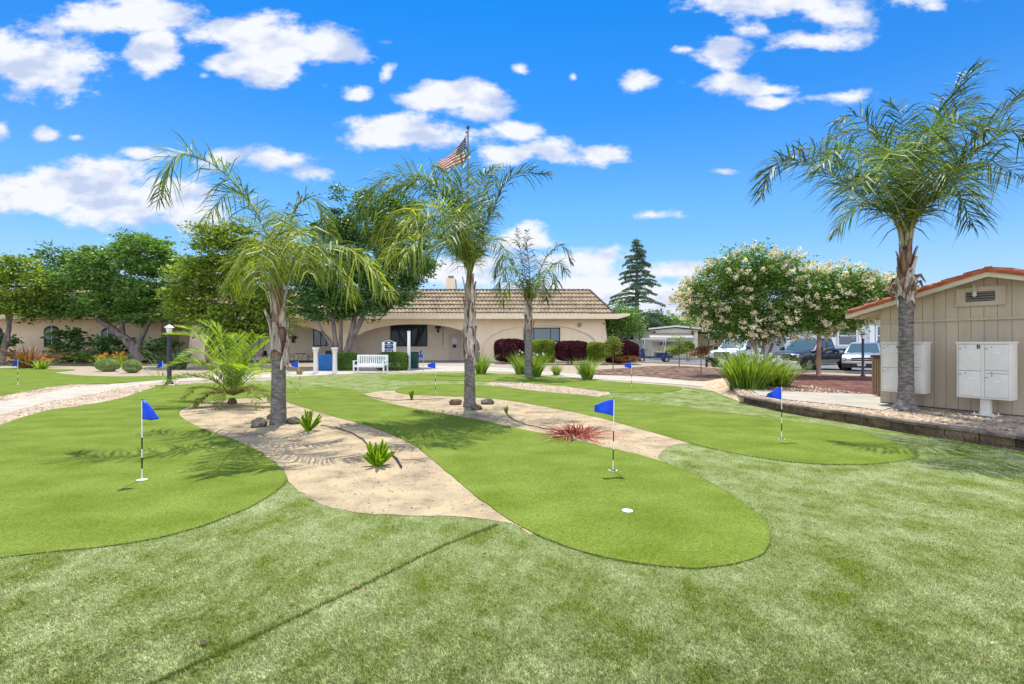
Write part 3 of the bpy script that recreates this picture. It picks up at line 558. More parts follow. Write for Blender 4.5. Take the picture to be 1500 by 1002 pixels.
# left wing (set back) with small arched windows
YL = 43.6; yl = YL-YF; xl0 = lp(-140, 0, YL)[0]; xl1 = x0+.6
xq = lp(236, 0, YL)[0]; MB().box(xl0, xq, yl, yl+.3, 0, zt).box(xq-.3, xq, yl+.3, yl+2.6, 0, zt).box(xq, xl1, yl+2.4, yl+2.6, 0, zt).box(xl1-.25, xl1, .2, yl+2.4, 0, zt).build('wing_wall', m_stucco, club)
for (pl, pr, pt, pb) in ((65, 88, 477, 507), (149, 168, 480, 507), (-22, 4, 477, 520)):
    q0 = lp(pl, pb, YL); q1 = lp(pr, pt, YL); c = (q0[0]+q1[0])/2; a = (q1[0]-q0[0])/2; zs = q1[1]-a*.7
    arc = [(q0[0], q0[1])]+[(c-a*math.cos(math.pi*i/12), zs+(q1[1]-zs)*math.sin(math.pi*i/12)) for i in range(13)]+[(q1[0], q0[1])]
    ww = MB().prism(arc, yl-.05, yl-.01, 'y').build('window', m_frame, club)
    sc_ = lambda p, s: (c+(p[0]-c)*s, q0[1]+.08+(p[1]-q0[1])*s*.96)
    MB().prism([sc_(p, .86) for p in arc], yl-.06, yl-.052, 'y').build('pane', m_glass, ww); MB().box(c-.03, c+.03, yl-.075, yl-.061, q0[1]+.08, q1[1]-.05).build('glazing_bar', m_white, ww)
# wrought ornament on the left wall
q = lp(36, 472, YL); orn = MB()
for dx, dz, rr in ((0, .1, .16), (-.45, -.05, .1), (.45, -.1, .1)):
    orn.tube([(q[0]+dx+rr*math.cos(a), yl-.04, q[1]+dz+rr*.7*math.sin(a)) for a in np.linspace(0, 5.6, 9)], .03, 5)
orn.bar((q[0]-.8, yl-.04, q[1]-.05), (q[0]-.3, yl-.04, q[1]-.02), .05); orn.bar((q[0]+.3, yl-.04, q[1]-.1), (q[0]+.9, yl-.04, q[1]-.18), .05); orn.build('wall_ornament', M('rusty_iron', (.12, .05, .03)), club)
# eaves: thick pale fascia with soffit, upturned at the right end
YE = 40.9; ye = YE-YF; zf0 = lp(0, 467, YE)[1]; zf1 = lp(0, 459.5, YE)[1]; xr_ = lp(906, 0, YE)[0]
fa = MB(); fa.box(xl0, xr_, ye, ye+.12, zf0, zf1); fa.box(xl0, xr_, ye+.12, .5, zf0+.04, zf0+.1); fa.box(xr_-.12, xr_, ye+.12, 10, zf0, zf1)
fa.add([(xr_, ye, zf0), (xr_+.95, ye-.1, zf0+.28), (xr_+.95, ye-.1, zf1+.02), (xr_, ye, zf1), (xr_, ye+1, zf0), (xr_+.95, ye+1, zf0+.28), (xr_+.95, ye+1, zf1+.02), (xr_, ye+1, zf1)], [(0, 1, 2, 3), (0, 4, 5, 1), (3, 2, 6, 7), (1, 5, 6, 2), (4, 7, 6, 5)])
fa.box(xl0, xl1, .5, yl, zf0+.04, zf0+.1)
fa.build('fascia', m_fascia, club)
YR = 44.4; zr = lp(0, 426, YR)[1]; rf = MB()
tiled(rf, (xl0, ye, zf1), (lp(898, 0, YE)[0], ye, zf1), (lp(862, 0, YR)[0], YR-YF, zr), (xl0, YR-YF, zr), 6, .33)
xe = lp(898, 0, YE)[0]; xrr = lp(862, 0, YR)[0]
rf.add([(xe, ye, zf1), (xe, 10, zf1), (xrr, 9, zr), (xrr, YR-YF, zr)], [(0, 1, 2, 3)])
rf.add([(xl0, YR-YF, zr), (xrr, YR-YF, zr), (xrr, 9, zr), (xl0, 9, zr)], [(0, 1, 2, 3)])
ro = rf.build('roof', m_tile, club)
rd = MB(); nt_ = int((xrr-xl0)/.42)
for i in range(nt_): xa = xl0+(xrr-xl0)*i/nt_; rd.tube([(xa, YR-YF, zr+.03), (xa+.43, YR-YF, zr+.06)], [.11, .14], 7)
for i in range(13):
    a = Vector((xrr, YR-YF, zr)).lerp(Vector((xe, ye, zf1)), i/13); c = Vector((xrr, YR-YF, zr)).lerp(Vector((xe, ye, zf1)), (i+1)/13); rd.tube([a+Vector((0, 0, .05)), c+Vector((0, 0, .12))], [.11, .15], 7)
rd.build('ridge_tiles', m_ridge, ro)
ch = MB(); c0 = lp(655, 0, 48)[0]; c1 = lp(668, 0, 48)[0]; zc = lp(0, 409, 48)[1]; ch.box(c0, c1, 5.2, 6.2, zr-1, zc); cho = ch.build('chimney', m_stucco, ro, bevel=.02)
MB().box(c0+.2, c1-.2, 5.3, 6.1, zc, zc+.25).build('chimney_cap', M('cap_metal', (.25, .2, .15)), cho); MB().tube([(c1+.2, 5.4, zr-1), (c1+.05, 5.4, zc-.1)], .04, 6).build('vent_pipe', m_black, ro)

# ------------------------------------------------------------------ mail kiosk building
W0 = Vector((8.70, 11.40, BZ)); RZ = math.atan2(-.894, .447)
kk = thing('mail_building', 'tan board-sided gabled shed with orange tile roof edge and a louvred vent', 'shed', W0, RZ)
m_sid = M('tan_siding', (.46, .375, .27), (.54, .445, .325), 2.5, .8, .25, 60, stretch=(1, 1, .15)); m_trim = M('cream_trim', (.58, .50, .37), (.64, .56, .42), 4, .7); m_groove = M('siding_groove', (.13, .10, .075), None, rough=.9, bump=.01)
XR = 2.0; SL = .275; ZE = 2.43-BZ; Z1 = 2.07-BZ; wid = 4.0
def gz(x): return ZE+SL*(x if x <= XR else 2*XR-x)
step = .205; x = 0; low = MB(); up = MB(); gr = MB()
gr.prism([(0.01, 0.01), (wid-.01, .01), (wid-.01, gz(wid)-.02), (XR, gz(XR)-.02), (.01, gz(0)-.02)], .012, .06, 'y'); gr.build('wall_core', m_groove, kk)
while x < wid-.01:
    a, b_ = x+.004, min(x+step, wid)-.004
    low.box(a, b_, 0, .011, .02, Z1); up.prism([(a, Z1+.05), (b_, Z1+.05), (b_, gz(b_)-.01)]+([(XR, gz(XR)-.01)] if a < XR < b_ else [])+[(a, gz(a)-.01)], -.012, .011, 'y'); x += step
low.build('siding', m_sid, kk); up.build('gable_siding', m_sid, kk)
MB().box(-.01, wid, -.035, -.013, Z1, Z1+.05).build('trim_board', m_sid, kk)
MB().box(-.012, 0, 0, 3, 0, ZE-.02).box(wid, wid+.05, 0, 3, 0, ZE).box(0, wid, 2.95, 3, 0, ZE).build('side_wall', m_sid, kk)
v = MB(); vx0, vx1, vz0, vz1 = 1.42, 2.18, 2.36-BZ, 2.74-BZ
v.box(vx0, vx1, -.06, -.013, vz0, vz0+.09).box(vx0, vx1, -.06, -.013, vz1-.09, vz1).box(vx0, vx0+.15, -.06, -.013, vz0+.09, vz1-.09).box(vx1-.15, vx1, -.06, -.013, vz0+.09, vz1-.09)
vo = v.build('vent', m_sid, kk); MB().box(vx0+.15, vx1-.15, -.02, -.014, vz0+.09, vz1-.09).build('vent_opening', m_black, vo)
lv = MB()
for i in range(4): z = vz0+.11+i*.048; lv.add([(vx0+.15, -.055, z), (vx1-.15, -.055, z), (vx1-.15, -.022, z+.03), (vx0+.15, -.022, z+.03)], [(0, 1, 2, 3)])
lv.build('louvre', M('louvre_paint', (.3, .27, .22)), vo)
MB().tube([(1.74, -.06, vz1-.14), (1.74, -.12, vz1-.12), (1.74, -.13, vz1+.02), (1.68, -.1, vz1+.1)], .012, 6).lathe([(.01, 0), (.035, .02), (.035, .1), (.01, .12)], 8, (1.74, -.13, vz1-.2)).build('gable_hook', M('hook_metal', (.5, .47, .42), rough=.4), kk)
# roof: rafters, barge board, tile edge
EO = -.55; ye_ = -.32
def rl(x): return ZE+SL*(x if x <= XR else 2*XR-x)+.0
rb = MB(); rb.prism([(EO, rl(EO)-.07), (XR, rl(XR)-.07), (2*XR-EO, rl(EO)-.07), (2*XR-EO, rl(EO)+.045), (XR, rl(XR)+.045), (EO, rl(EO)+.045)], ye_, ye_+.04, 'y'); rb.build('barge_board', m_trim, kk)
rs = MB(); rs.prism([(EO, rl(EO)+.0), (XR, rl(XR)+.0), (2*XR-EO, rl(EO)+.0), (2*XR-EO, rl(EO)+.04), (XR, rl(XR)+.04), (EO, rl(EO)+.04)], ye_+.042, 3.4, 'y'); rs.build('roof_deck', M('deck_wood', (.22, .13, .08), (.3, .19, .12), 6, .9), kk)
rt = MB()
for i in range(8): rt.bar((EO+.03, .12+i*.42, rl(EO)-.05), (0, .12+i*.42, rl(0)-.05), .045, .09)
rt.build('rafters', m_trim, kk)
gu = MB(); gu.box(EO-.09, EO-.005, ye_+.05, 3.3, rl(EO)-.07, rl(EO)+.02); gu.build('gutter', m_trim, kk)
tl = MB(); 
m_orange = M('orange_clay_tile', (.28, .07, .035), (.46, .15, .075), 5, .75, .3, 40, c3=(.38, .10, .045)); L_ = (XR-EO)
def edge_tiles(mb, sx, y, k=7):
    for i in range(k):
        t0 = i/k; t1 = (i+1.12)/k; pa = Vector((EO+L_*t0, y, rl(EO)+.07+SL*L_*t0)); pb = Vector((EO+L_*t1, y, rl(EO)+.055+SL*L_*t1))
        if sx < 0: pa.x = 2*XR-pa.x; pb.x = 2*XR-pb.x
        s = []
        for p_, r_ in ((pa, .085), (pb, .07)):
            s.append([p_+Vector((0, math.cos(a)*r_*1.15, math.sin(a)*r_)) for a in np.linspace(-.5, math.pi+.5, 11)])
        mb.loft(s, closed=True)
for j in range(14):
    if j == 0: edge_tiles(tl, 1, ye_+.05); edge_tiles(tl, -1, ye_+.05)
    else: edge_tiles(tl, 1, ye_+.05+j*.24, 7); edge_tiles(tl, -1, ye_+.05+j*.24, 7)
for sx in (1, -1):
    pass
to = tl.build('roof_tiles', m_orange, kk, smooth=True)
fl = MB().prism([(EO-.02, rl(EO)+.048), (XR, rl(XR)+.048), (2*XR-EO+.02, rl(EO)+.048), (2*XR-EO+.02, rl(EO)+.09), (XR, rl(XR)+.09), (EO-.02, rl(EO)+.09)], ye_-.03, 3.4, 'y').build('tile_bed', m_orange, kk)
# ------------------------------------------------------------------ mailboxes
m_mb = M('mailbox_paint', (.68, .655, .59), (.74, .715, .65), 6, .45, .03, 60); m_gap = M('door_gap', (.32, .31, .28), None, rough=.8, bump=.01); m_dkred = M('letter_vinyl', (.06, .012, .015), None, rough=.5, bump=.01)
LET = {'A': [[(0, 0), (.38, 1), (.62, 1), (1, 0)], [(.22, .35), (.78, .35)]], 'B': None}
def text(s, size, mat, parent, mtx, name='lettering', bold=.0):
    cu = bpy.data.curves.new('t', 'FONT'); cu.body = s; cu.size = size; cu.extrude = .001; cu.align_x = 'CENTER'; cu.align_y = 'CENTER'; cu.offset = bold
    to_ = bpy.data.objects.new('t', cu); COL.objects.link(to_); dg = bpy.context.evaluated_depsgraph_get(); me = bpy.data.meshes.new_from_object(to_.evaluated_get(dg)); bpy.data.objects.remove(to_); bpy.data.curves.remove(cu)
    o = finish(name, me, mat, parent); o.matrix_local = mtx; return o
def lw(x, y, z=0): return W0+Vector((math.cos(RZ)*x-math.sin(RZ)*y, math.sin(RZ)*x+math.cos(RZ)*y, z))
def mailbox(sx, letter, label):
    w, dp, z0, z1 = .79, .30, .33, 1.42
    t = thing('mailbox_cluster', label, 'mailbox', lw(sx, -.42), RZ, 'pedestal mail cabinets by the shed')
    MB().box(-w/2, w/2, -dp/2, dp/2, z0, z1).build('cabinet', m_mb, t, bevel=.006); yf = -dp/2
    MB().box(-w/2-.012, w/2+.012, yf-.02, dp/2+.012, z1-.025, z1+.012).build('hood', m_mb, t, bevel=.004)
    MB().box(-w/2+.03, w/2-.03, yf-.004, yf-.001, z0+.035, z1-.045).build('door_frame', m_gap, t)
    zm = z0+.035+(z1-z0-.08)*.5
    for cx_, rows in ((-w/4+.005, ((z0+.04, zm-.01), (zm+.0, z1-.05))), (w/4-.0, ((z0+.04, zm-.05), (zm-.042, zm+.01), (zm+.018, z1-.05)))):
        for (a, b_) in rows:
            dd = MB().box(cx_-w/4+.035, cx_+w/4-.03, yf-.018, yf-.005, a, b_).build('door', m_mb, t, bevel=.003)
            lk = MB(); lk.tube([(cx_-.06, yf-.019, b_-.04), (cx_-.06, yf-.028, b_-.04)], .009, 8)
            lk.build('lock', m_black, dd)
            if b_-a > .2:
                MB().box(cx_-w/4+.04, cx_-w/4+.075, yf-.03, yf-.0185, b_-.085, b_-.06).build('latch', M('latch', (.35, .35, .34), rough=.4) if 'latch' not in bpy.data.materials else bpy.data.materials['latch'], dd)
                pass
                MB().box(cx_-.02, cx_+.05, yf-.0205, yf-.0185, b_-.155, b_-.13).build('number_plate', m_white, dd)
    MB().box(-.022, .030, yf-.014, yf-.0045, z0+.04, z1-.05).build('divider', m_mb, t)
    text(letter, .105, m_dkred, t, Matrix.Translation((-.055, yf-.021, z1-.09)) @ Matrix.Rotation(R(90), 4, 'X'), bold=.003)
    MB().box(-.07, .07, -.06, .06, .02, z0).build('pedestal', m_mb, t, bevel=.004)
    MB().box(-.17, .17, -.15, .15, .002, .02).build('base_plate', m_mb, t)
    bo = MB()
    for i in (-1, 1):
        for j in (-1, 1): bo.tube([(i*.14, j*.11, .02), (i*.14, j*.11, .06)], .012, 6)
    bo.build('anchor_bolts', m_mb, t); return t
mailbox(.68, 'A', 'white mail cabinet marked A partly hidden behind the palm trunk')
mailbox(2.02, 'B', 'white mail cabinet marked B on a white pedestal against the tan wall')
q = lw(-.0, -.0); tc_ = thing('litter_bin', 'brown slatted litter bin standing at the corner of the tan shed', 'litter bin', P(1292.5, 580, BZ), RZ)
sl = MB(); sl.box(-.14, .14, -.2, .2, .03, 1.02); sl.build('bin_body', M('bin_brown', (.20, .11, .06), (.27, .16, .09), 5, .7), tc_, bevel=.01)
s2 = MB()
for i in range(5): s2.box(-.14+i*.06, -.10+i*.06, -.225, -.202, .04, .98)
s2.build('slat', M('bin_slat', (.30, .19, .11), (.36, .24, .14), 9, .8), tc_); MB().box(-.17, .17, -.23, .23, 1.02, 1.09).build('bin_lid', M('bin_lid_red', (.12, .045, .03)), tc_, bevel=.01)

# ------------------------------------------------------------------ neighbours' houses
m_cream = M('cream_siding', (.68, .62, .46), (.74, .68, .52), 2, .8, .1, 20, world_co=True); m_roofw = M('white_roof', (.62, .62, .6), (.7, .7, .68), 2, .7); m_grey = M('grey_siding', (.45, .45, .45), (.5, .5, .5), 3, .8)
hc = Q(1022, 527, 50); h1 = thing('mobile_home', 'cream flat-roofed mobile home with white awning over its garage door', 'house', (hc.x, 50, 0))
def hl(px, py, Y=50): q = Q(px, py, Y); return q.x-hc.x, q.z
xa = hl(955, 0)[0]; zt_ = hl(0, 484)[1]
MB().prism([(xa, 0), (0, 0), (0, zt_), ((xa)/2, zt_+.25), (xa, zt_)], 0, 12, 'y').build('wall', m_cream, h1)
MB().box(0.005, 5.2, 4.5, 12, 0, zt_-.25).build('wing_wall', M('tan_siding_plain', (.52, .43, .28), (.58, .48, .32), 2, .8), h1)
r_ = MB(); r_.add([(xa-.5, -.5, zt_+.05), (xa/2, -.5, zt_+.35), (.25, -.5, zt_+.1), (.25, 12, zt_+.1), (xa/2, 12, zt_+.35), (xa-.5, 12, zt_+.05), (xa-.5, -.5, zt_+.22), (xa/2, -.5, zt_+.52), (.25, -.5, zt_+.27), (.25, 12, zt_+.27), (xa/2, 12, zt_+.52), (xa-.5, 12, zt_+.22)],
      [(0, 1, 7, 6), (1, 2, 8, 7), (2, 3, 9, 8), (6, 7, 10, 11), (7, 8, 9, 10), (0, 5, 4, 1), (1, 4, 3, 2)])
r_.add([(.25, -.3, zt_+.1), (6, 2.5, zt_-.35), (6, 12, zt_-.35), (.25, 12, zt_+.1), (.25, -.3, zt_+.22), (6, 2.5, zt_-.2), (6, 12, zt_-.2), (.25, 12, zt_+.22)], [(0, 1, 2, 3), (4, 7, 6, 5), (0, 4, 5, 1), (1, 5, 6, 2)]); r_.build('roof', m_roofw, h1)
ga = hl(965, 524); gb = hl(1008, 500)
gd = MB().box(ga[0], gb[0], -.05, -.01, 0, gb[1]).build('garage_door', M('garage_paint', (.60, .55, .42), (.64, .59, .46), 3, .7), h1)
gw = MB(); wdt = (gb[0]-ga[0])/4
for i in range(4): gw.box(ga[0]+i*wdt+.12, ga[0]+(i+1)*wdt-.12, -.07, -.052, gb[1]-.42, gb[1]-.12)
gw.build('door_windows', m_glass, gd)
gl_ = MB()
for i in range(1, 5): gl_.box(ga[0], gb[0], -.06, -.052, i*.5-.01, i*.5+.01)
gl_.build('panel_joints', m_gap, gd)
a0_ = hl(950, 499); a1_ = hl(1008, 489)
MB().add([(a0_[0]-.3, -1.6, a0_[1]-.1), (a1_[0], -1.6, a0_[1]-.1), (a1_[0]+.2, -.02, a1_[1]), (a0_[0], -.02, a1_[1]), (a0_[0]-.3, -1.6, a0_[1]+.3), (a1_[0], -1.6, a0_[1]+.3), (a1_[0]+.2, -.02, a1_[1]+.1), (a0_[0], -.02, a1_[1]+.1)], [(0, 1, 5, 4), (4, 5, 6, 7), (0, 3, 2, 1), (1, 2, 6, 5), (0, 4, 7, 3)]).build('awning', M('awning_metal', (.30, .285, .24), (.34, .32, .27), 3, .6), h1)
for px in (958, 1014): q = hl(px, 487); MB().lathe([(.0, 0), (.14, .05), (.14, .35), (0, .5)], 8, (q[0], -.16, q[1]-.3)).build('wall_lamp', M('lantern_brown', (.16, .08, .05)), h1)
h1.location = h1.location
MB().box(3.4, 4.1, 4.44, 4.49, 1.7, 2.6).build('window', m_frame, h1)
hb = Q(930, 527, 54); h2 = thing('mobile_home', 'grey and white mobile home half hidden by the purple hedge', 'house', (hb.x, 54, 0))
MB().box(-6, 2.6, 0, 10, 0, 2.9).build('wall', m_grey, h2); MB().box(-6.3, 2.9, -.9, 10, 2.9, 3.15).build('roof', m_roofw, h2)
for x_ in (-1.6, .4): w_ = MB().box(x_-.1, x_+1.6, -.06, -.01, 1.9, 2.75).build('window', m_white, h2); MB().box(x_, x_+1.5, -.08, -.062, 1.98, 2.67).build('pane', m_glass, w_)
hq = Q(1240, 530, 41); h3 = thing('bungalow', 'pale blue sided house with white trimmed windows behind the parked cars', 'house', (hq.x, 41, 0), R(-6))
m_blue = M('pale_blue_siding', (.50, .56, .58), (.56, .62, .64), 2, .75, .3, 12, stretch=(.1, .1, 9)); MB().box(-5, 9, 0, 9, 0, 4.1).build('wall', m_blue, h3)
rr_ = MB(); rr_.add([(-5.6, -.7, 4.1), (9.6, -.7, 4.1), (9.6, 9.7, 4.1), (-5.6, 9.7, 4.1), (-3, 4.5, 5.0), (7, 4.5, 5.0)], [(0, 1, 5, 4), (1, 2, 5), (2, 3, 4, 5), (3, 0, 4), (0, 3, 2, 1)]); rr_.build('roof', M('grey_shingle', (.2, .2, .2), (.28, .28, .28), 6, .9), h3)
for x_ in (-.75, 2.3):
    w_ = MB().box(x_, x_+1.6, -.07, -.01, 1.35, 3.15).build('window', m_white, h3); MB().box(x_+.12, x_+1.48, -.09, -.072, 1.5, 3.0).build('pane', M('house_glass', (.10, .13, .15), rough=.1), w_); MB().box(x_+.12, x_+1.48, -.1, -.091, 2.2, 2.27).build('sash_bar', m_white, w_)
    for dx in (-.5, 1.68): MB().box(x_+dx, x_+dx+.38, -.05, -.01, 1.4, 3.1).build('shutter', m_white, h3)
# ------------------------------------------------------------------ palms
m_prk = M('palm_bark_grey', (.075, .068, .062), (.36, .33, .30), 3, .95, .9, 18, c3=(.20, .18, .16), stretch=(3, 3, 7), lo=.3, hi=.7, bdist=.03)
m_boot = M('palm_boot', (.12, .065, .04), (.58, .52, .46), 9, .9, .8, 30, c3=(.40, .33, .28), stretch=(2, 2, .45), lo=.36, hi=.62, objvar=.3)
m_husk = M('palm_husk_brown', (.10, .05, .03), (.34, .22, .15), 9, .95, .8, 30, stretch=(2, 2, .6))
m_pet = M('palm_petiole', (.16, .19, .06), (.28, .30, .13), 3, .6)
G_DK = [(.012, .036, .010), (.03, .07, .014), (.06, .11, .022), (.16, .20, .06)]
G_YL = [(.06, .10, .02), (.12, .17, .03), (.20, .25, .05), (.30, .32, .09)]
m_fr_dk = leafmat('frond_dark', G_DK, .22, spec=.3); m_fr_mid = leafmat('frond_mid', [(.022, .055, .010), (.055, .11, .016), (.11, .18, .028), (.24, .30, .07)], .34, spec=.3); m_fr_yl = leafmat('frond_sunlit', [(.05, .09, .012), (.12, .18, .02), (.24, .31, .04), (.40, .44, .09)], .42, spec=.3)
def bez(p, t):
    p = [np.array(q, float) for q in p]; t = t[:, None]
    if len(p) == 4: return (1-t)**3*p[0]+3*(1-t)**2*t*p[1]+3*(1-t)*t*t*p[2]+t**3*p[3]
def frond(parent, ctrl, mat, nl=56, L=.68, w=.024, plume=.55, droop=.5, start=.13, rr=.010, vee=.35, name='frond'):
    """ctrl: 4 through-points (local metres) joined by a smooth curve"""
    L *= 1.22 if name == 'frond' and L > .4 else 1
    c = catmull(ctrl, False, 14); T = unit(np.gradient(c, axis=0)); sl = np.r_[0, np.cumsum(np.linalg.norm(np.diff(c, axis=0), axis=1))]; tot = sl[-1]; k = len(c)
    nl = int(nl*1.5); n = nl*2; tt = np.repeat(np.linspace(start, .995, nl), 2)+rng.normal(size=n)*.004; side = np.tile([-1, 1], nl)
    pos = np.stack([np.interp(tt*tot, sl, c[:, i]) for i in range(3)], 1); tan = unit(np.stack([np.interp(tt*tot, sl, T[:, i]) for i in range(3)], 1))
    up = np.array([0, 0, 1.0]); S = np.cross(tan, up); bad = np.linalg.norm(S, axis=1) < .25; S[bad] += np.array([.6, .3, 0]); S = unit(S); U = unit(np.cross(S, tan))
    f = (tt-start)/(1-start); ll = L*(.45+.75*np.sin(np.pi*np.clip(f*.85+.12, 0, 1)))*rng.uniform(.82, 1.12, n)*np.where(f > .9, .7, 1)
    pl = rng.normal(size=n)*plume; fw = rng.uniform(.35, .75, n)+f*.5
    D0 = unit(S*side[:, None]+U*(vee+pl)[:, None]+tan*fw[:, None]); 
    dz = .72*droop*rng.uniform(.4, 1.5, n)*ll
    p0 = pos; p1 = pos+D0*(ll*.5)[:, None]-up*(dz*.22)[:, None]; p2 = pos+D0*(ll*.88)[:, None]-up*(dz*.95)[:, None]
    ws = unit(np.cross(D0, up+rng.normal(size=(n, 3))*.5)); w_ = w*rng.uniform(.7, 1.2, n)[:, None]
    V = np.stack([p0-ws*w_*.3, p0+ws*w_*.3, p1-ws*w_*.5, p1+ws*w_*.5, p2-ws*w_*.1, p2+ws*w_*.1], 1).reshape(-1, 3)
    Fc = (np.array([(0, 1, 3, 2), (2, 3, 5, 4)])[None]+np.arange(n)[:, None, None]*6).reshape(-1, 4)
    # midrib appended to same mesh
    mb = MB(); mb.tube([tuple(q) for q in c[::3]]+[tuple(c[-1])], [rr*(1.5-1.35*i/(k//3+1))+(.020*math.exp(-i/2.2) if rr > .009 else 0) for i in range(len(c[::3])+1)], 5)
    me = bpy.data.meshes.new(name); me.from_pydata([tuple(v) for v in V]+mb.v, [], [tuple(q) for q in Fc]+[tuple(i+len(V) for i in q) for q in mb.f])
    me.materials.append(mat); me.materials.append(m_pet); mi = np.zeros(len(me.polygons), np.int32); mi[len(Fc):] = 1; me.polygons.foreach_set('material_index', mi); me.update()
    o = bpy.data.objects.new(name, me); COL.objects.link(o); o.parent = parent; return o
def palm(name, label, base, r0, r1, h_ring, h_boot, h_top, flare, group='queen palms of the putting course', lean=(0, 0), nboot=16, husk=False, mat=m_prk, bootw=1.0):
    t = thing(name, label, 'palm tree', base, 0, group); mb = MB(); n = 18; secs = []; z = 0; k = 0
    while z <= h_ring:
        f = z/h_ring; r = r0+(r1-r0)*f+flare*math.exp(-z/.13); ring = .95+.05*abs(math.sin(k*math.pi/4)) ; a0 = rng.normal()*.01
        secs.append([(lean[0]*f+math.cos(2*math.pi*j/n)*r*(ring+.03*math.sin(3*j+z*5)), lean[1]*f+math.sin(2*math.pi*j/n)*r*(ring+.03*math.cos(2*j+z*3)), z) for j in range(n)]); z += .045; k += 1
    mb.loft(secs); mb.build('trunk', mat, t, smooth=True, ang=80)
    core = MB(); core.tube([(lean[0], lean[1], h_ring-.08), (lean[0], lean[1], h_boot), (lean[0], lean[1], h_top)], [r1*.95, r1*.72*bootw, r1*.45], 12); core.build('crown_core', m_husk, t, smooth=True)
    # old leaf bases wrap the trunk, alternating and peeling
    for i in range(nboot):
        f = i/max(1, nboot-1); z = h_ring-.15+(h_boot-h_ring)*f; a = i*2.4+rng.normal()*.1; rb = r1*(1.0-.28*f)*bootw; hh = rng.uniform(.4, .62)*(h_boot-h_ring+.5)*.55; wd = rng.uniform(.6, .85); fl_ = rng.uniform(.05, .75)
        mb = MB(); secs = []
        for s_ in range(6):
            u = s_/5; zz = z+hh*u; ww = wd*(1-u*.8); ro = rb*(1.08+.12*u+fl_*u*u); 
            outer = [(lean[0]+math.cos(a+q)*ro*(1+.02*math.cos(q*9)), lean[1]+math.sin(a+q)*ro, zz-.05*abs(q)*(1-u)*3) for q in np.linspace(-ww, ww, 6)]
            inner = [(lean[0]+math.cos(a+q)*ro*.88, lean[1]+math.sin(a+q)*ro*.88, zz) for q in np.linspace(ww, -ww, 6)]; secs.append(outer+inner)
        mb.loft(secs).build('leaf_base', m_husk if (husk and i % 3 == 0) else m_boot, t, smooth=True, ang=50)
    return t
def fr(t, pts, mat, **kw):
    """frond through points measured on the photo: (px,py,depth) at the palm's distance"""
    B = t.location; loc = []
    for (px, py, dY) in pts: q = Q(px, py, B.y+dY); loc.append((q.x-B.x, q.y-B.y, q.z-B.z))
    return frond(t, loc, mat, **kw)
# left palm
b = P(408, 622); pl = palm('queen_palm', 'leftmost queen palm beside the bushy date palm, with a long frond arching left', b, .150, .125, 1.35, 2.55, 2.85, .03, nboot=9, bootw=1.35)
tp = (409, 425, 0)
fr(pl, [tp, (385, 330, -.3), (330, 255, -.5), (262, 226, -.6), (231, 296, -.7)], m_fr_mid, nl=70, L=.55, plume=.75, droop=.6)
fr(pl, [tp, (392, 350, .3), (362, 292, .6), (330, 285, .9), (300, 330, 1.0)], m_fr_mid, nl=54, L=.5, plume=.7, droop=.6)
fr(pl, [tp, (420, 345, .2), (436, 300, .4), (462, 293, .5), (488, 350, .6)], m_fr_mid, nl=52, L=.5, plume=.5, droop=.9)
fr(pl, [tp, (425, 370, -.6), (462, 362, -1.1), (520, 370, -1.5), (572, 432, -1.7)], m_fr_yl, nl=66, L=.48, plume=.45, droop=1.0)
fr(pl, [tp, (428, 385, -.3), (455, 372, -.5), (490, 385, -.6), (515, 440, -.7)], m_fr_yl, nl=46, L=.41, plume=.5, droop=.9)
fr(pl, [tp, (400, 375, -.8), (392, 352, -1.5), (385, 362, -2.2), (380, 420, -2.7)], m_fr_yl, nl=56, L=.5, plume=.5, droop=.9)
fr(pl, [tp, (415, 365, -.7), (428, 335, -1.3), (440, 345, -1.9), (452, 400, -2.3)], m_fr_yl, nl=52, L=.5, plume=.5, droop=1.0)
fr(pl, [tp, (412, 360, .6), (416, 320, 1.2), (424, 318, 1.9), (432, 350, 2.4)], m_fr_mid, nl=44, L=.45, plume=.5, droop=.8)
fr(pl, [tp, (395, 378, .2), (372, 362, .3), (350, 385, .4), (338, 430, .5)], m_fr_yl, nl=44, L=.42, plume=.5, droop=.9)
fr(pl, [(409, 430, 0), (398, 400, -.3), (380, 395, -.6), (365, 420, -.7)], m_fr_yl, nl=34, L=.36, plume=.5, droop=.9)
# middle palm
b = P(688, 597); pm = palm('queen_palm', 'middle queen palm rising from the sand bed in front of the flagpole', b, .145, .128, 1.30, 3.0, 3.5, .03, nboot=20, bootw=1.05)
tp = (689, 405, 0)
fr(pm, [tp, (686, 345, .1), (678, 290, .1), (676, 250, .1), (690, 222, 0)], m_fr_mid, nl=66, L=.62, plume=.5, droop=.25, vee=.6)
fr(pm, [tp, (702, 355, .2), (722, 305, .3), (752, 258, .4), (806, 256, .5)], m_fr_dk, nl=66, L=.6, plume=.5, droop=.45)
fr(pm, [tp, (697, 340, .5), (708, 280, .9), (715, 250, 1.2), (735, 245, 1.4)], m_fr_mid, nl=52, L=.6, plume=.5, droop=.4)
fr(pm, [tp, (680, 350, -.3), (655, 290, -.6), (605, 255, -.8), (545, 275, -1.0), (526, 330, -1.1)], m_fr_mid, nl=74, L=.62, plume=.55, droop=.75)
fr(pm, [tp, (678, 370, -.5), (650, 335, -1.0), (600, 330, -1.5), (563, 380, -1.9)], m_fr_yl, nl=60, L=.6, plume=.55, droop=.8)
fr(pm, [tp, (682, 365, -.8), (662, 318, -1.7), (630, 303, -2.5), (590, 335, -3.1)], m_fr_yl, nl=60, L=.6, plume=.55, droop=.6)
fr(pm, [tp, (690, 360, -.9), (682, 320, -1.8), (668, 318, -2.6), (650, 365, -3.2)], m_fr_mid, nl=56, L=.55, plume=.5, droop=.7)
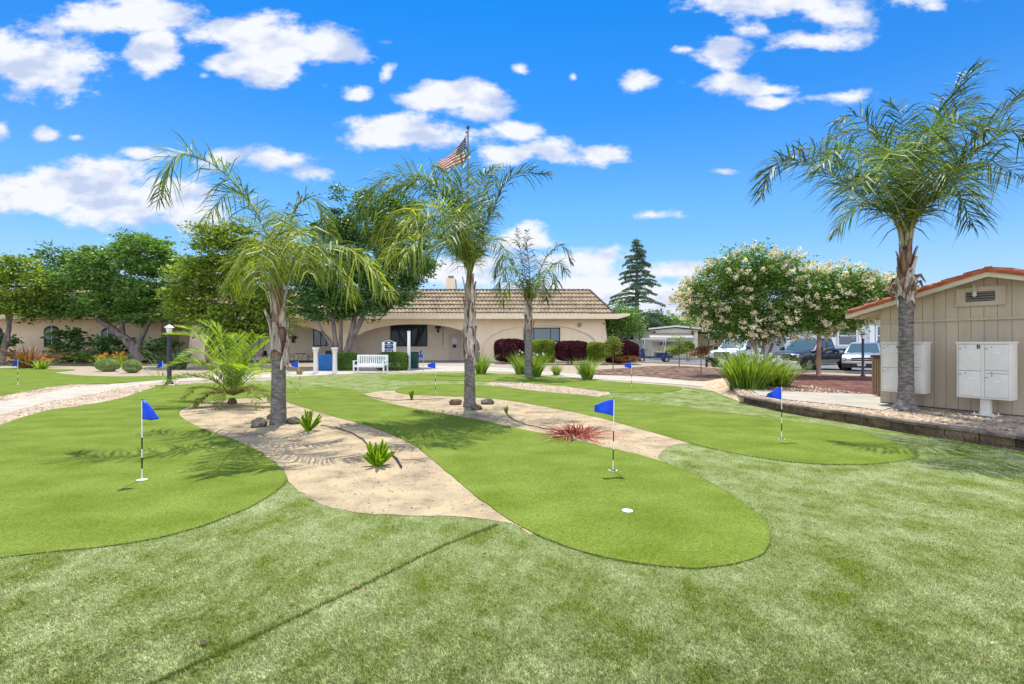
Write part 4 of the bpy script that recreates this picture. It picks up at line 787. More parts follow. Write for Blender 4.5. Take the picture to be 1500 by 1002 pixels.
fr(pm, [tp, (700, 372, -.5), (718, 350, -.9), (735, 360, -1.2), (742, 400, -1.4)], m_fr_yl, nl=44, L=.42, plume=.5, droop=.8)
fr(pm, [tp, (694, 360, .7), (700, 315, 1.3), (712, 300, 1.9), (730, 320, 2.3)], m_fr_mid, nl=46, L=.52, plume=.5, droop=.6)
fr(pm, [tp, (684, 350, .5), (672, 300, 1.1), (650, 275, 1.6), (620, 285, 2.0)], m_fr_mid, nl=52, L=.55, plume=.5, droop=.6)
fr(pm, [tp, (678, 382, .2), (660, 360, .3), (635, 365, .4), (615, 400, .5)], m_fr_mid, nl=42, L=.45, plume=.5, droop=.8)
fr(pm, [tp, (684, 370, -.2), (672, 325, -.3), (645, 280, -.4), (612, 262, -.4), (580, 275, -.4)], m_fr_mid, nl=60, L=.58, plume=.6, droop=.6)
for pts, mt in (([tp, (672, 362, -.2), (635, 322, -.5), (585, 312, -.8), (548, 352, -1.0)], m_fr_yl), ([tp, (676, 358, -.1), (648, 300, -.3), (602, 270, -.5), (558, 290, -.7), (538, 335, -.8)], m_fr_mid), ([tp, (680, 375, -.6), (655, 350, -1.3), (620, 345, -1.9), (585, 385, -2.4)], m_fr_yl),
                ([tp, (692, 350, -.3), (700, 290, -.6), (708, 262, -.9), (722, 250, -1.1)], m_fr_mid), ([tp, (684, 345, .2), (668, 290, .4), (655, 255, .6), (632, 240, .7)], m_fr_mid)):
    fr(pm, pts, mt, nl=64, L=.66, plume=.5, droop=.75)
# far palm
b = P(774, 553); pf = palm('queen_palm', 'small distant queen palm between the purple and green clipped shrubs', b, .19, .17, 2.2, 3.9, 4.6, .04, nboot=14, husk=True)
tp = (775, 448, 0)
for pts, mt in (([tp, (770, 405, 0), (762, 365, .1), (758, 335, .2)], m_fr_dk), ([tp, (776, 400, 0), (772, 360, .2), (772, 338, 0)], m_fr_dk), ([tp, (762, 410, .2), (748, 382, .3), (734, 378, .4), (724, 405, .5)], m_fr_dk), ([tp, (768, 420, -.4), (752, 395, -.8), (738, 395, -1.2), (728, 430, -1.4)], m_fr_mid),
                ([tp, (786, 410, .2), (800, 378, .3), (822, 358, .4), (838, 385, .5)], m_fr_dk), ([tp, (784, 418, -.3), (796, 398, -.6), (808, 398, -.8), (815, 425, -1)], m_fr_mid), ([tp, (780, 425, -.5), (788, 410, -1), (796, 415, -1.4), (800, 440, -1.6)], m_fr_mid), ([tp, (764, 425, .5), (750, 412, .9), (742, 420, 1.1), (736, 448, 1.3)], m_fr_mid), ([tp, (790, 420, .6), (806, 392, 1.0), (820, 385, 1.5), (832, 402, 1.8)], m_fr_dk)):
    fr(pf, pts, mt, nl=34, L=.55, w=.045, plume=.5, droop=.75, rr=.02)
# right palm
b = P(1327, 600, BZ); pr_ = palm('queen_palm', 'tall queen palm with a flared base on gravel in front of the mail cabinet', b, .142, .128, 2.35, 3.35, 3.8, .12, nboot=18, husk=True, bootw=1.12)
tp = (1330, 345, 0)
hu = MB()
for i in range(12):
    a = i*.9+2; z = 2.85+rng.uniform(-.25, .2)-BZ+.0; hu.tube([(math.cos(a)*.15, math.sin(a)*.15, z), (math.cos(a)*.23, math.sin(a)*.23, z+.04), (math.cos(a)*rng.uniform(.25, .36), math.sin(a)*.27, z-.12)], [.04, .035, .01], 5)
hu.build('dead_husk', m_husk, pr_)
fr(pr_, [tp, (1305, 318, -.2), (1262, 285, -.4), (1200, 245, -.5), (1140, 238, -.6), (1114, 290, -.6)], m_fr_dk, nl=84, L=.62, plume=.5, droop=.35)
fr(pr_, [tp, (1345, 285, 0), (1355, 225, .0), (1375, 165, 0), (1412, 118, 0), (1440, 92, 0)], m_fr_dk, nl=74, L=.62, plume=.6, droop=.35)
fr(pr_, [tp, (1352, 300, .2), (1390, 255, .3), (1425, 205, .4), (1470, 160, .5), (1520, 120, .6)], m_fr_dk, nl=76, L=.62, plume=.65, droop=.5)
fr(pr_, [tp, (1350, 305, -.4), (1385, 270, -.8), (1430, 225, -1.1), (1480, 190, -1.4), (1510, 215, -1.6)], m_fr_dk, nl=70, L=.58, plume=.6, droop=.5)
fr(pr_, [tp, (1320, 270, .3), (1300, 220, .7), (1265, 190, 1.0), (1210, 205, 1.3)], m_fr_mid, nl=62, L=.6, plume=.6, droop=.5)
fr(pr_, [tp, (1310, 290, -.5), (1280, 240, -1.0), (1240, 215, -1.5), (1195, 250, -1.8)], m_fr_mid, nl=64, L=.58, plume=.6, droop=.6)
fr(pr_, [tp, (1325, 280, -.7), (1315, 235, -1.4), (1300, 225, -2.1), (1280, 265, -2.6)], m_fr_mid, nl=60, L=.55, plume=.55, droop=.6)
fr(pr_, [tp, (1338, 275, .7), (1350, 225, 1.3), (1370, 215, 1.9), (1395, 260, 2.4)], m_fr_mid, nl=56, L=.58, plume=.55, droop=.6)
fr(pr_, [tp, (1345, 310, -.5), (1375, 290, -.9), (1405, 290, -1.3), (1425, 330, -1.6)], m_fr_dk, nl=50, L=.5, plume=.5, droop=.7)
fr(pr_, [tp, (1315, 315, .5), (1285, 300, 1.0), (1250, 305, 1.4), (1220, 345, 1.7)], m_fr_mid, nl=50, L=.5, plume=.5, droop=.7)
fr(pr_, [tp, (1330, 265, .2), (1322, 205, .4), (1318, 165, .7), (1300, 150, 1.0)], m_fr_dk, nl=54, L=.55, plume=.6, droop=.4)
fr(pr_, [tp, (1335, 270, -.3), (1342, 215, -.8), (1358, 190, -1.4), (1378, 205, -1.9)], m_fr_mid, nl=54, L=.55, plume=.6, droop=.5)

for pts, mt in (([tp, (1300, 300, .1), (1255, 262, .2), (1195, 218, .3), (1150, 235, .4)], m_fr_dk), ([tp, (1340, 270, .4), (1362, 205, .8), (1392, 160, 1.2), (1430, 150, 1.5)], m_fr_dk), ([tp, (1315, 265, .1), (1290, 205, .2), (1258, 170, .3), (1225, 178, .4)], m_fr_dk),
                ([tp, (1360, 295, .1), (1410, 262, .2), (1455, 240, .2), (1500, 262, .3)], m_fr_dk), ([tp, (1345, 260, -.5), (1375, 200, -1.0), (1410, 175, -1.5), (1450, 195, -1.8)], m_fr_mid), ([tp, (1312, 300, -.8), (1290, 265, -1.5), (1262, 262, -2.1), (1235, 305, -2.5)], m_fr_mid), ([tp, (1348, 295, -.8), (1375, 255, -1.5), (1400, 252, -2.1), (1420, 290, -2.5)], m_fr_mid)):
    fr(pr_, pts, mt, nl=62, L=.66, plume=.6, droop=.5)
pu = MB()
for i in range(8):
    a = i*2.4; pu.tube([(math.cos(a)*.07, math.sin(a)*.07, 3.45), (math.cos(a)*.12, math.sin(a)*.12, 3.8), (math.cos(a)*.26, math.sin(a)*.26, 4.2)], [.035, .025, .014], 6)
pu.build('petioles', M('pale_petiole', (.30, .30, .18), (.46, .44, .30), 4, .6), pr_, smooth=True)
# bushy date palm
b = P(340, 592); dp = thing('date_palm', 'bushy bright green dwarf date palm growing left of the grey palm trunk', 'palm', b)
MB().lathe([(.10, -.01), (.12, .04), (.10, .10), (.06, .16)], 12).build('stump', M('stump_fibre', (.12, .07, .035), (.2, .13, .07), 20, .95, .8, 40), dp)
m_date = leafmat('date_leaf', [(.09, .17, .015), (.17, .28, .025), (.28, .40, .04), (.40, .50, .08)], .45); m_dateo = leafmat('date_leaf_old', [(.10, .12, .02), (.18, .19, .04), (.28, .25, .07)], .3)
c0_ = (342, 578, 0)
for pts in ([c0_, (318, 530, -.2), (290, 495, -.3), (240, 490, -.4)], [c0_, (325, 525, .1), (300, 490, .2), (255, 478, .4)], [c0_, (332, 520, 0), (315, 485, .1), (286, 484, .3), (290, 484, .3)][:3]+[(290, 470, .2)], [c0_, (350, 530, 0), (362, 500, .1), (368, 488, .2)], [c0_, (360, 535, .1), (385, 508, .2), (398, 498, .3)],
            [c0_, (355, 525, -.3), (350, 495, -.5), (340, 490, -.7)], [c0_, (345, 530, .5), (345, 500, .9), (338, 492, 1.2)], [c0_, (312, 545, -.3), (275, 530, -.5), (240, 540, -.7)], [c0_, (305, 555, -.4), (262, 555, -.6), (235, 572, -.8)], [c0_, (370, 550, -.3), (400, 545, -.4), (425, 560, -.5), (436, 578, -.5)],
            [c0_, (368, 545, .4), (395, 530, .7), (415, 540, .9)], [c0_, (335, 540, -.6), (322, 535, -1.1), (300, 560, -1.5)], [c0_, (350, 545, -.6), (365, 540, -1.1), (378, 565, -1.5)], [c0_, (320, 535, .5), (295, 515, .9), (262, 525, 1.2)], [c0_, (330, 515, -.4), (318, 482, -.5), (300, 470, -.6)], [c0_, (362, 520, -.2), (378, 495, -.3), (388, 500, -.4)]):
    fr(dp, pts, m_date, nl=40, L=.36, w=.021, plume=.12, droop=.12, start=.12, rr=.008, vee=.55)
for pts in ([c0_, (320, 575, -.4), (300, 580, -.7), (285, 597, -.9)], [c0_, (365, 572, -.3), (385, 575, -.5), (400, 590, -.6)], [c0_, (335, 572, -.7), (325, 578, -1), (318, 598, -1.2)], [c0_, (310, 568, .3), (285, 570, .5), (268, 585, .6)], [c0_, (360, 568, -.8), (370, 575, -1.1), (378, 598, -1.3)]):
    fr(dp, pts, m_dateo, nl=44, L=.28, w=.024, plume=.2, droop=.3, start=.15, rr=.01, vee=.3)

# ------------------------------------------------------------------ broadleaf trees
m_bark = M('tree_bark', (.11, .085, .075), (.26, .215, .19), 5, .95, .9, 25, stretch=(1, 1, .3)); m_barkr = M('crape_bark', (.24, .13, .08), (.46, .31, .22), 4, .8, .3, 20, stretch=(1, 1, .3))
LM = {'dark': leafmat('leaf_dark', [(.027, .075, .018), (.045, .120, .027), (.083, .180, .038), (.150, .255, .075)], .25, spec=.4), 'mid': leafmat('leaf_mid', [(.046, .118, .022), (.090, .198, .036), (.154, .288, .054), (.270, .396, .108)], .3, spec=.4),
      'ash': leafmat('leaf_yellowgreen', [(.068, .121, .016), (.121, .203, .024), (.216, .311, .034), (.351, .432, .068)], .35, spec=.4), 'crape': leafmat('leaf_crape', [(.042, .112, .017), (.084, .182, .025), (.140, .252, .039), (.224, .308, .070)], .3, spec=.4),
      'blue': leafmat('leaf_bluegreen', [(.038, .095, .047), (.066, .142, .076), (.113, .189, .104), (.170, .265, .151)], .15), 'purple': leafmat('leaf_purple', [(.022, .005, .010), (.045, .010, .018), (.08, .018, .028), (.13, .04, .04)], .08, spec=.05, tcol=(2, .8, .8)),
      'hedge': leafmat('leaf_hedge', [(.039, .104, .016), (.078, .169, .026), (.130, .247, .039), (.234, .351, .065)], .3), 'lime': leafmat('leaf_lime', [(.07, .12, .012), (.13, .19, .02), (.22, .29, .03), (.32, .38, .06)], .35), 'rust': leafmat('leaf_rust', [(.18, .06, .03), (.28, .11, .05), (.2, .14, .05)], .3),
      'pink': leafmat('leaf_pink', [(.35, .10, .08), (.45, .18, .14), (.5, .28, .22)], .3, tcol=(1.4, 1, 1)), 'var': leafmat('leaf_variegated', [(.10, .2, .05), (.25, .34, .14), (.4, .45, .25)], .3)}
m_tl = None
def crown_from_px(ells, Y, o):
    out = []
    for e in ells:
        cx, cy, rx, ry = e[:4]; dY = e[4] if len(e) > 4 else 0; c = Q(cx, cy, Y+dY); s = (Y+dY)/F; out.append((c.x-o[0], c.y-o[1], c.z-o[2], rx*s, (rx+ry)*.5*s*.9, ry*s))
    return out
def tree(name, label, cat, base, limbs, ells, n, mat, leaf=.2, bark=m_bark, group=None, clump=110, spread=.4, shell=.5, twigs=34, flat=.6, aspect=.5, blossoms=0, core=True):
    t = thing(name, label, cat, base, 0, group); Y = base.y; mb = MB(); tips = []
    for (pts, r0, r1) in limbs:
        w = [Q(p[0], p[1], Y+(p[2] if len(p) > 2 else 0))-base for p in pts]; c = catmull([tuple(v) for v in w], False, 4) if len(w) > 2 else [tuple(v) for v in w]
        mb.tube([tuple(v) for v in c], list(np.linspace(r0, r1, len(c))), 9); tips += [(Vector(c[int(len(c)*f)]), r1*1.2) for f in (.6, .8)]+[(Vector(c[-1]), r1)]
    E = crown_from_px(ells, Y, base); pts, cc, dr = crown_pts(E, n, clump, spread, shell, flat)
    tw = MB() if twigs > 14 else mb
    for i in rng.choice(len(cc), min(twigs, len(cc)), replace=False):
        e = Vector(cc[i]); tip, r = min(tips, key=lambda q: (q[0]-e).length); mid = tip.lerp(e, .5)+Vector((rng.normal()*.15, rng.normal()*.15, .15+.1*abs(rng.normal()))); tw.tube([tip, mid, e], [min(r, .09)*.8, min(r, .09)*.5, .015], 6)
    k = mb.build('trunk', bark, t, smooth=True, ang=60)
    if tw is not mb: tw.build('branches', bark, t, smooth=True, ang=60)
    ln = leaf*rng.uniform(.6, 1.3, len(pts)); dr = dr+rng.normal(size=dr.shape)*.45; dr[:, 2] = dr[:, 2]*.5-.12
    leaves('crown', pts, dr, ln, ln*aspect, mat, t)
    if blossoms:
        ne = np.array(E); ei = rng.integers(0, len(ne), blossoms); d = unit(rng.normal(size=(blossoms, 3))+np.array([0, -.15, .25])); bc = ne[ei, :3]+d*ne[ei, 3:]*rng.uniform(.9, 1.12, (blossoms, 1))
        # keep only the ones outside the other ellipsoids
        inside = np.zeros(blossoms, bool)
        for e in ne: inside |= (((bc-e[:3])/(e[3:]*.86))**2).sum(1) < 1
        bc = bc[~inside]; d = d[~inside]; m = 36; off = rng.normal(size=(len(bc), m, 3))*.06; al = rng.random((len(bc), m, 1))*.42; C = (bc[:, None]+d[:, None]*al*np.array([1, 1, .8])+off*(1.5-al*2.5)).reshape(-1, 3)
        leaves('blossoms', C, rng.normal(size=C.shape), .085, .075, M_BLOS, t)
    return t
M_BLOS = leafmat('crape_blossom', [(.58, .48, .26), (.74, .67, .42), (.82, .78, .58), (.86, .85, .72)], .3, tcol=(1.1, 1.05, .9))
G1 = 'broadleaf trees in front of the clubhouse'
tree('shade_tree', 'large dark green leaning tree with a thick forked trunk before the left wing', 'tree', P(203, 531)+Vector((0, 0, 0)), [([(208, 531), (195, 508), (178, 492), (160, 478), (140, 465)], .5, .16), ([(200, 525), (205, 500), (212, 485), (222, 465)], .3, .12), ([(180, 493), (178, 470), (176, 450)], .22, .1)],
     [(205, 375, 52, 34), (160, 395, 50, 34), (235, 405, 34, 38), (115, 425, 58, 30), (70, 437, 30, 20), (180, 440, 58, 34), (235, 440, 26, 24), (150, 460, 40, 16), (200, 355, 30, 18), (205, 455, 30, 22), (95, 452, 50, 16), (45, 452, 30, 14), (225, 462, 40, 12)], 52000, LM['mid'], .25, group=G1, spread=.36, clump=110, flat=.45)
tree('shade_tree', 'slim leaning tree with a pale trunk at the far left edge', 'tree', Q(3, 533, 38), [([(2, 533), (8, 500), (13, 478), (9, 450), (12, 420)], .22, .09), ([(12, 500), (14, 478), (20, 455)], .12, .06)],
     [(12, 400, 40, 28), (38, 420, 30, 22), (-25, 420, 40, 34), (5, 445, 40, 20), (30, 395, 24, 18)], 9000, LM['ash'], .27, group=G1, spread=.45, clump=90)
tree('shade_tree', 'dark round tree rising behind the left wing roof', 'tree', Q(100, 520, 49), [([(100, 520), (100, 460), (98, 430)], .3, .15)], [(82, 378, 28, 20), (118, 382, 24, 18), (100, 405, 44, 24), (140, 400, 20, 20)], 8000, LM['dark'], .3, group='trees behind the roofs', spread=.5, clump=90)
tree('flowering_shrub_tree', 'small pinkish red flowering tree showing above the left wing roof', 'tree', Q(112, 520, 46.5), [([(112, 520), (112, 450)], .15, .08)], [(110, 416, 15, 10), (100, 412, 8, 6), (122, 424, 10, 7)], 1600, LM['pink'], .22, spread=.3, clump=60)
tree('ash_tree', 'yellow green airy tree with splayed multiple trunks behind the date palm', 'tree', Q(372, 522, 34), [([(372, 522), (362, 500), (340, 475), (325, 455)], .26, .1), ([(376, 522), (378, 490), (380, 460)], .24, .1), ([(380, 522), (388, 495), (400, 465)], .2, .08), ([(370, 515), (350, 490), (346, 470), (342, 420)], .18, .07), ([(374, 515), (365, 470), (352, 420), (345, 360)], .15, .05)],
     [(300, 345, 18, 22), (345, 345, 26, 26), (330, 375, 45, 26), (285, 400, 38, 26), (375, 395, 48, 34), (270, 435, 34, 18), (330, 435, 52, 28), (400, 440, 44, 28), (350, 470, 52, 22), (395, 478, 40, 16), (312, 405, 40, 25), (425, 385, 30, 35), (300, 458, 44, 18), (340, 484, 44, 13), (270, 452, 26, 14)], 42000, LM['ash'], .23, group=G1, spread=.36, clump=90, flat=.35)
tree('shade_tree', 'tall dark tree with several bare lower limbs standing by the hedge and bench', 'tree', Q(500, 533, 33.5), [([(502, 536), (512, 505), (525, 478), (538, 450)], .30, .13), ([(496, 533), (492, 505), (488, 470), (486, 440)], .2, .1), ([(499, 530), (499, 500), (500, 460)], .18, .1), ([(494, 525), (484, 505), (474, 488), (465, 470)], .13, .06), ([(510, 505), (525, 440), (530, 380), (520, 320)], .18, .06)],
     [(497, 288, 14, 16), (505, 318, 24, 20), (548, 298, 26, 20), (590, 300, 24, 22), (540, 335, 46, 30), (590, 345, 34, 36), (480, 360, 42, 32), (540, 385, 56, 36), (600, 395, 30, 28), (460, 410, 36, 30), (510, 425, 60, 30), (570, 430, 42, 22), (480, 450, 50, 20), (530, 452, 40, 14), (620, 385, 16, 14)], 48000, LM['dark'], .24, group=G1, spread=.34, clump=110, flat=.5)
G2 = 'cream flowering crape myrtles by the parking'
tree('crape_myrtle', 'left crape myrtle covered in cream blossom behind the big leafy clump', 'tree', Q(1116, 545, 24.5), [([(1114, 546), (1108, 515), (1098, 490), (1085, 460)], .11, .05), ([(1116, 546), (1118, 510), (1122, 470)], .11, .05), ([(1118, 546), (1130, 508), (1142, 480)], .1, .04), ([(1115, 540), (1104, 508), (1086, 480), (1060, 450)], .08, .03)],
     [(1095, 395, 50, 32), (1060, 425, 52, 38), (1120, 430, 60, 46), (1085, 465, 52, 28), (1145, 405, 44, 34), (1035, 450, 30, 26), (1140, 470, 34, 24), (1020, 425, 22, 14), (1008, 440, 16, 8), (1080, 480, 50, 22), (1125, 485, 34, 16)], 34000, LM['crape'], .15, m_barkr, G2, 70, .26, blossoms=520)
tree('crape_myrtle', 'right crape myrtle with a single straight trunk in the red mulch', 'tree', P(1199, 551.5), [([(1199, 552), (1199, 520), (1200, 488)], .11, .09), ([(1200, 492), (1190, 470), (1178, 445)], .08, .04), ([(1200, 492), (1212, 468), (1228, 445)], .08, .04), ([(1200, 490), (1202, 455), (1205, 425)], .07, .04)],
     [(1200, 425, 36, 28), (1205, 452, 46, 30), (1240, 432, 42, 28), (1272, 434, 32, 24), (1235, 408, 32, 18), (1182, 458, 28, 22), (1250, 455, 34, 20), (1215, 470, 36, 14), (1300, 430, 22, 22), (1175, 478, 36, 14), (1240, 470, 34, 14)], 28000, LM['crape'], .15, m_barkr, G2, 70, .26, blossoms=400)
# trees far behind
G3 = 'distant trees behind the mobile homes'
for i, (x, y, rx, ry, Y, lab, k) in enumerate(((985, 478, 26, 14, 85, 'rounded green tree far behind the cream mobile home', 'mid'), (1020, 474, 22, 14, 90, 'light green tree far off between the conifer and the crape myrtle', 'ash'), (958, 474, 22, 16, 80, 'dark tree at the foot of the tall conifer', 'dark'), (1062, 470, 30, 20, 88, 'bright green distant tree showing left of the crape blossom', 'mid'), (1300, 445, 24, 26, 60, 'green tree top peeping between crape myrtle and tile roof', 'ash'), (1180, 470, 60, 22, 90, 'broad distant tree hidden behind the crape myrtles', 'dark'))):
    tree('distant_tree', lab, 'tree', Q(x, 520, Y)*1.0 if False else Vector((Q(x, 520, Y).x, Y, 0)), [([(x, 515), (x, y+ry*.5)], .35, .2)], [(x, y, rx*.7, ry), (x-rx*.5, y+4, rx*.5, ry*.7), (x+rx*.5, y+5, rx*.55, ry*.7)], 4200, LM[k], .5, group=G3, spread=.9, clump=60)
tree('juniper_tree', 'twisted dark multi-stemmed juniper at the right corner of the clubhouse', 'tree', Q(915, 527, 43), [([(912, 527), (905, 505), (898, 488)], .22, .1), ([(916, 527), (918, 505), (925, 485)], .2, .1), ([(914, 520), (908, 500), (912, 480)], .16, .08)],
     [(908, 472, 24, 14), (925, 480, 16, 12), (895, 485, 14, 14), (905, 458, 12, 8), (920, 465, 14, 10)], 9000, LM['mid'], .2, spread=.35, clump=70)
def conifer(px, Y, ytop, label):
    base = Vector((Q(px, 500, Y).x, Y, 0)); t = thing('conifer', label, 'tree', base); h = Q(px, ytop, Y).z; MB().tube([(0, 0, 0), (0, 0, h*.6), (0, 0, h)], [.45, .25, .04], 9).build('trunk', m_bark, t, smooth=True)
    C = []; D = []; br = MB()
    z = h*.18
    while z < h*.985:
        f = (z/h-.18)/.82; R_ = (1-f)**.85*5.6*(1.0 if f > .15 else .75)+.25; k = rng.integers(3, 6)
        for a in rng.uniform(0, 6.28, k):
            r = R_*rng.uniform(.6, 1.08); e = Vector((math.cos(a)*r, math.sin(a)*r, z-r*.12+rng.normal()*.1)); mid = Vector((e.x*.5, e.y*.5, z+.1*r)); br.tube([(0, 0, z), mid, e], [.07, .045, .015], 5)
            m = int(60*r); tt = rng.random(m)**.7; b0 = np.array([(1-x)**2*np.array([0, 0, z])+2*(1-x)*x*np.array(mid)+x*x*np.array(e) for x in tt]); sd_ = np.array([-math.sin(a), math.cos(a), 0]); C.append(b0+sd_*rng.normal(size=(m, 1))*.34*(1-.5*tt[:, None])+np.array([0, 0, -1])*abs(rng.normal(size=(m, 1)))*.14); D.append(np.array([math.cos(a), math.sin(a), -.35])+rng.normal(size=(m, 3))*.5)
        z += rng.uniform(.5, 1.0)*(1-f*.5)
    br.build('branches', m_bark, t); leaves('foliage', np.concatenate(C), np.concatenate(D), .36, .12, LM['blue'], t)
conifer(933, 70, 347, 'tall dark conifer with drooping tiered branches standing far behind the clubhouse')

# ------------------------------------------------------------------ shrubs and hedges
def shrub(name, label, cat, px0, px1, ytop, ybot, Y, mat, n, leaf=.09, depth=None, boxy=.6, group=None, stems=True, cover=1.0):
    a, b_ = Q(px0, ybot, Y), Q(px1, ytop, Y); base = Vector(((a.x+b_.x)/2, Y, 0)); hw = (b_.x-a.x)/2; zt_ = b_.z; zb = max(.0, a.z); hd = depth or hw*.8; t = thing(name, label, cat, base, 0, group)
    d = unit(rng.normal(size=(n, 3))); kk_ = 2+3*max(0, 1-boxy)*2; p = d/((np.abs(d)**kk_).sum(1, keepdims=True))**(1/kk_); p = p*np.where(rng.random((n, 1)) < .7, rng.uniform(.88, 1.03, (n, 1)), rng.uniform(.6, .9, (n, 1)))
    lump = 1+.05*np.sin(p[:, :1]*7+2)*np.cos(p[:, 1:2]*6+p[:, 2:]*5); p *= lump; C = p*np.array([hw, hd, (zt_-zb)/2])+np.array([0, 0, (zt_+zb)/2]); C[:, 2] = np.maximum(C[:, 2], .03)
    leaves('foliage', C, rng.normal(size=d.shape)+np.array([0, 0, .3]), leaf*rng.uniform(.7, 1.3, n), leaf*.6, mat, t)
    if stems:
        s = MB()
        for i in range(5): x = rng.uniform(-.5, .5)*hw; s.tube([(x*.5, 0, -.01), (x, rng.uniform(-.1, .5)*hd, (zt_+zb)*.4)], [.03, .015], 5)
        s.build('stems', m_bark, t)
    return t
gh = 'clipped shrubs along the clubhouse wall'
shrub('clipped_shrub', 'dark purple clipped shrub left of the small distant palm', 'shrub', 725, 768, 497, 529, 38, LM['purple'], 16000, .10, group=gh)
shrub('clipped_shrub', 'yellow green clipped shrub just right of the small distant palm', 'shrub', 777, 813, 498, 531, 37, LM['lime'], 14000, .10, group=gh)
shrub('clipped_shrub', 'dark purple clipped shrub between the two yellow green shrubs', 'shrub', 814, 861, 500, 528, 37, LM['purple'], 16000, .10, group=gh)
shrub('clipped_shrub', 'smaller yellow green clipped shrub near the right end of the clubhouse', 'shrub', 859, 886, 502, 529, 36.4, LM['lime'], 10000, .10, group=gh)
shrub('clipped_shrub', 'largest rounded purple shrub beyond the right end of the clubhouse', 'shrub', 880, 934, 499, 531, 37.5, LM['purple'], 18000, .11, boxy=.85, group=gh)
gi = 'clipped green hedges by the bench'
shrub('hedge', 'low green clipped hedge left of and behind the white bench', 'hedge', 494, 524, 517, 544, 28.6, LM['hedge'], 9000, .065, .5, group=gi)
shrub('hedge', 'low green clipped hedge under the navy sign', 'hedge', 553, 597, 516, 543, 28.6, LM['hedge'], 12000, .065, .5, group=gi)
shrub('topiary', 'round dark green ball topiary in front of the garage', 'topiary', 999, 1017, 500, 515, 44, LM['hedge'], 3500, .1, boxy=1)
gj = 'variegated mounds by the left path'
shrub('mound_shrub', 'left variegated dome shrub beside the orange lilies', 'shrub', 142, 174, 526, 544, 27.5, LM['var'], 4500, .07, boxy=1, group=gj)
shrub('mound_shrub', 'right smaller variegated dome shrub beside the orange lilies', 'shrub', 181, 206, 527, 546, 26.2, LM['var'], 3500, .07, boxy=1, group=gj)
gk = 'large-leaved shrubs against the left wing wall'
for (px, ells, lab, n) in ((98, [(95, 492, 22, 7), (82, 503, 14, 6), (112, 505, 14, 7), (97, 518, 20, 10), (74, 508, 6, 4), (106, 487, 10, 5)], 'large-leaved dark shrub under the arched window', 900),
                        (160, [(158, 497, 18, 8), (146, 508, 14, 7), (172, 510, 14, 8), (158, 520, 26, 9), (180, 500, 10, 6)], 'large-leaved shrub left of the leaning trunk', 1000),
                        (240, [(240, 503, 18, 9), (228, 512, 10, 8), (250, 515, 14, 9), (238, 522, 18, 7)], 'dark large-leaved shrub behind the lamp post', 800), (-2, [(12, 500, 14, 7), (10, 515, 10, 8), (-12, 505, 14, 12)], 'dark shrub at the far left behind the slim trunk', 500),
                        (118, [(108, 521, 16, 6), (128, 523, 12, 5), (90, 523, 8, 4)], 'low bright green ground shrub near the left wing wall', 600)):
    b_ = Q(px, 531, 40.6); tree('broadleaf_shrub', lab, 'shrub', Vector((b_.x, 40.6, 0)), [([(px, 531), (px-4, 515), (px-8, 500)], .05, .02), ([(px, 531), (px+5, 512), (px+12, 504)], .05, .02)], ells, n, LM['dark'] if n != 600 else LM['mid'], .36, group=gk, clump=14, spread=.28, twigs=14, aspect=.55, flat=.5)
shrub('low_shrub', 'small rusty orange shrub at the foot of the big purple shrub', 'shrub', 895, 938, 520, 530, 36.6, LM['rust'], 1500, .09, boxy=1)
gl2 = 'young trees in the mulch beds'
tree('sapling', 'yellow green staked sapling nearest the clubhouse corner', 'sapling', P(898, 543), [([(898, 544), (898, 515), (897, 495)], .03, .015)], [(898, 499, 4, 7), (894, 510, 5, 5), (902, 514, 5, 5), (891, 519, 5, 4), (898, 507, 5, 5), (905, 505, 4, 3)], 1300, LM['lime'], .1, m_bark, gl2, 40, .14, twigs=10)
tree('sapling', 'small green conical sapling in front of the topiary ball', 'sapling', P(995, 537.5), [([(995, 538), (995, 515), (995, 495)], .035, .015)], [(995, 500, 5, 7), (990, 511, 8, 4), (1001, 514, 7, 4), (986, 516, 6, 3)], 1200, LM['ash'], .12, m_bark, gl2, 40, .17, twigs=10)
tree('sapling', 'small rusty leaved sapling nearest the big leafy clump', 'sapling', P(1027, 548.5), [([(1027, 549), (1027, 520), (1027, 502)], .03, .012)], [(1028, 503, 5, 6), (1027, 513, 9, 5), (1022, 519, 12, 4), (1035, 512, 7, 5)], 1000, LM['rust'], .09, m_bark, gl2, 40, .12, twigs=10)
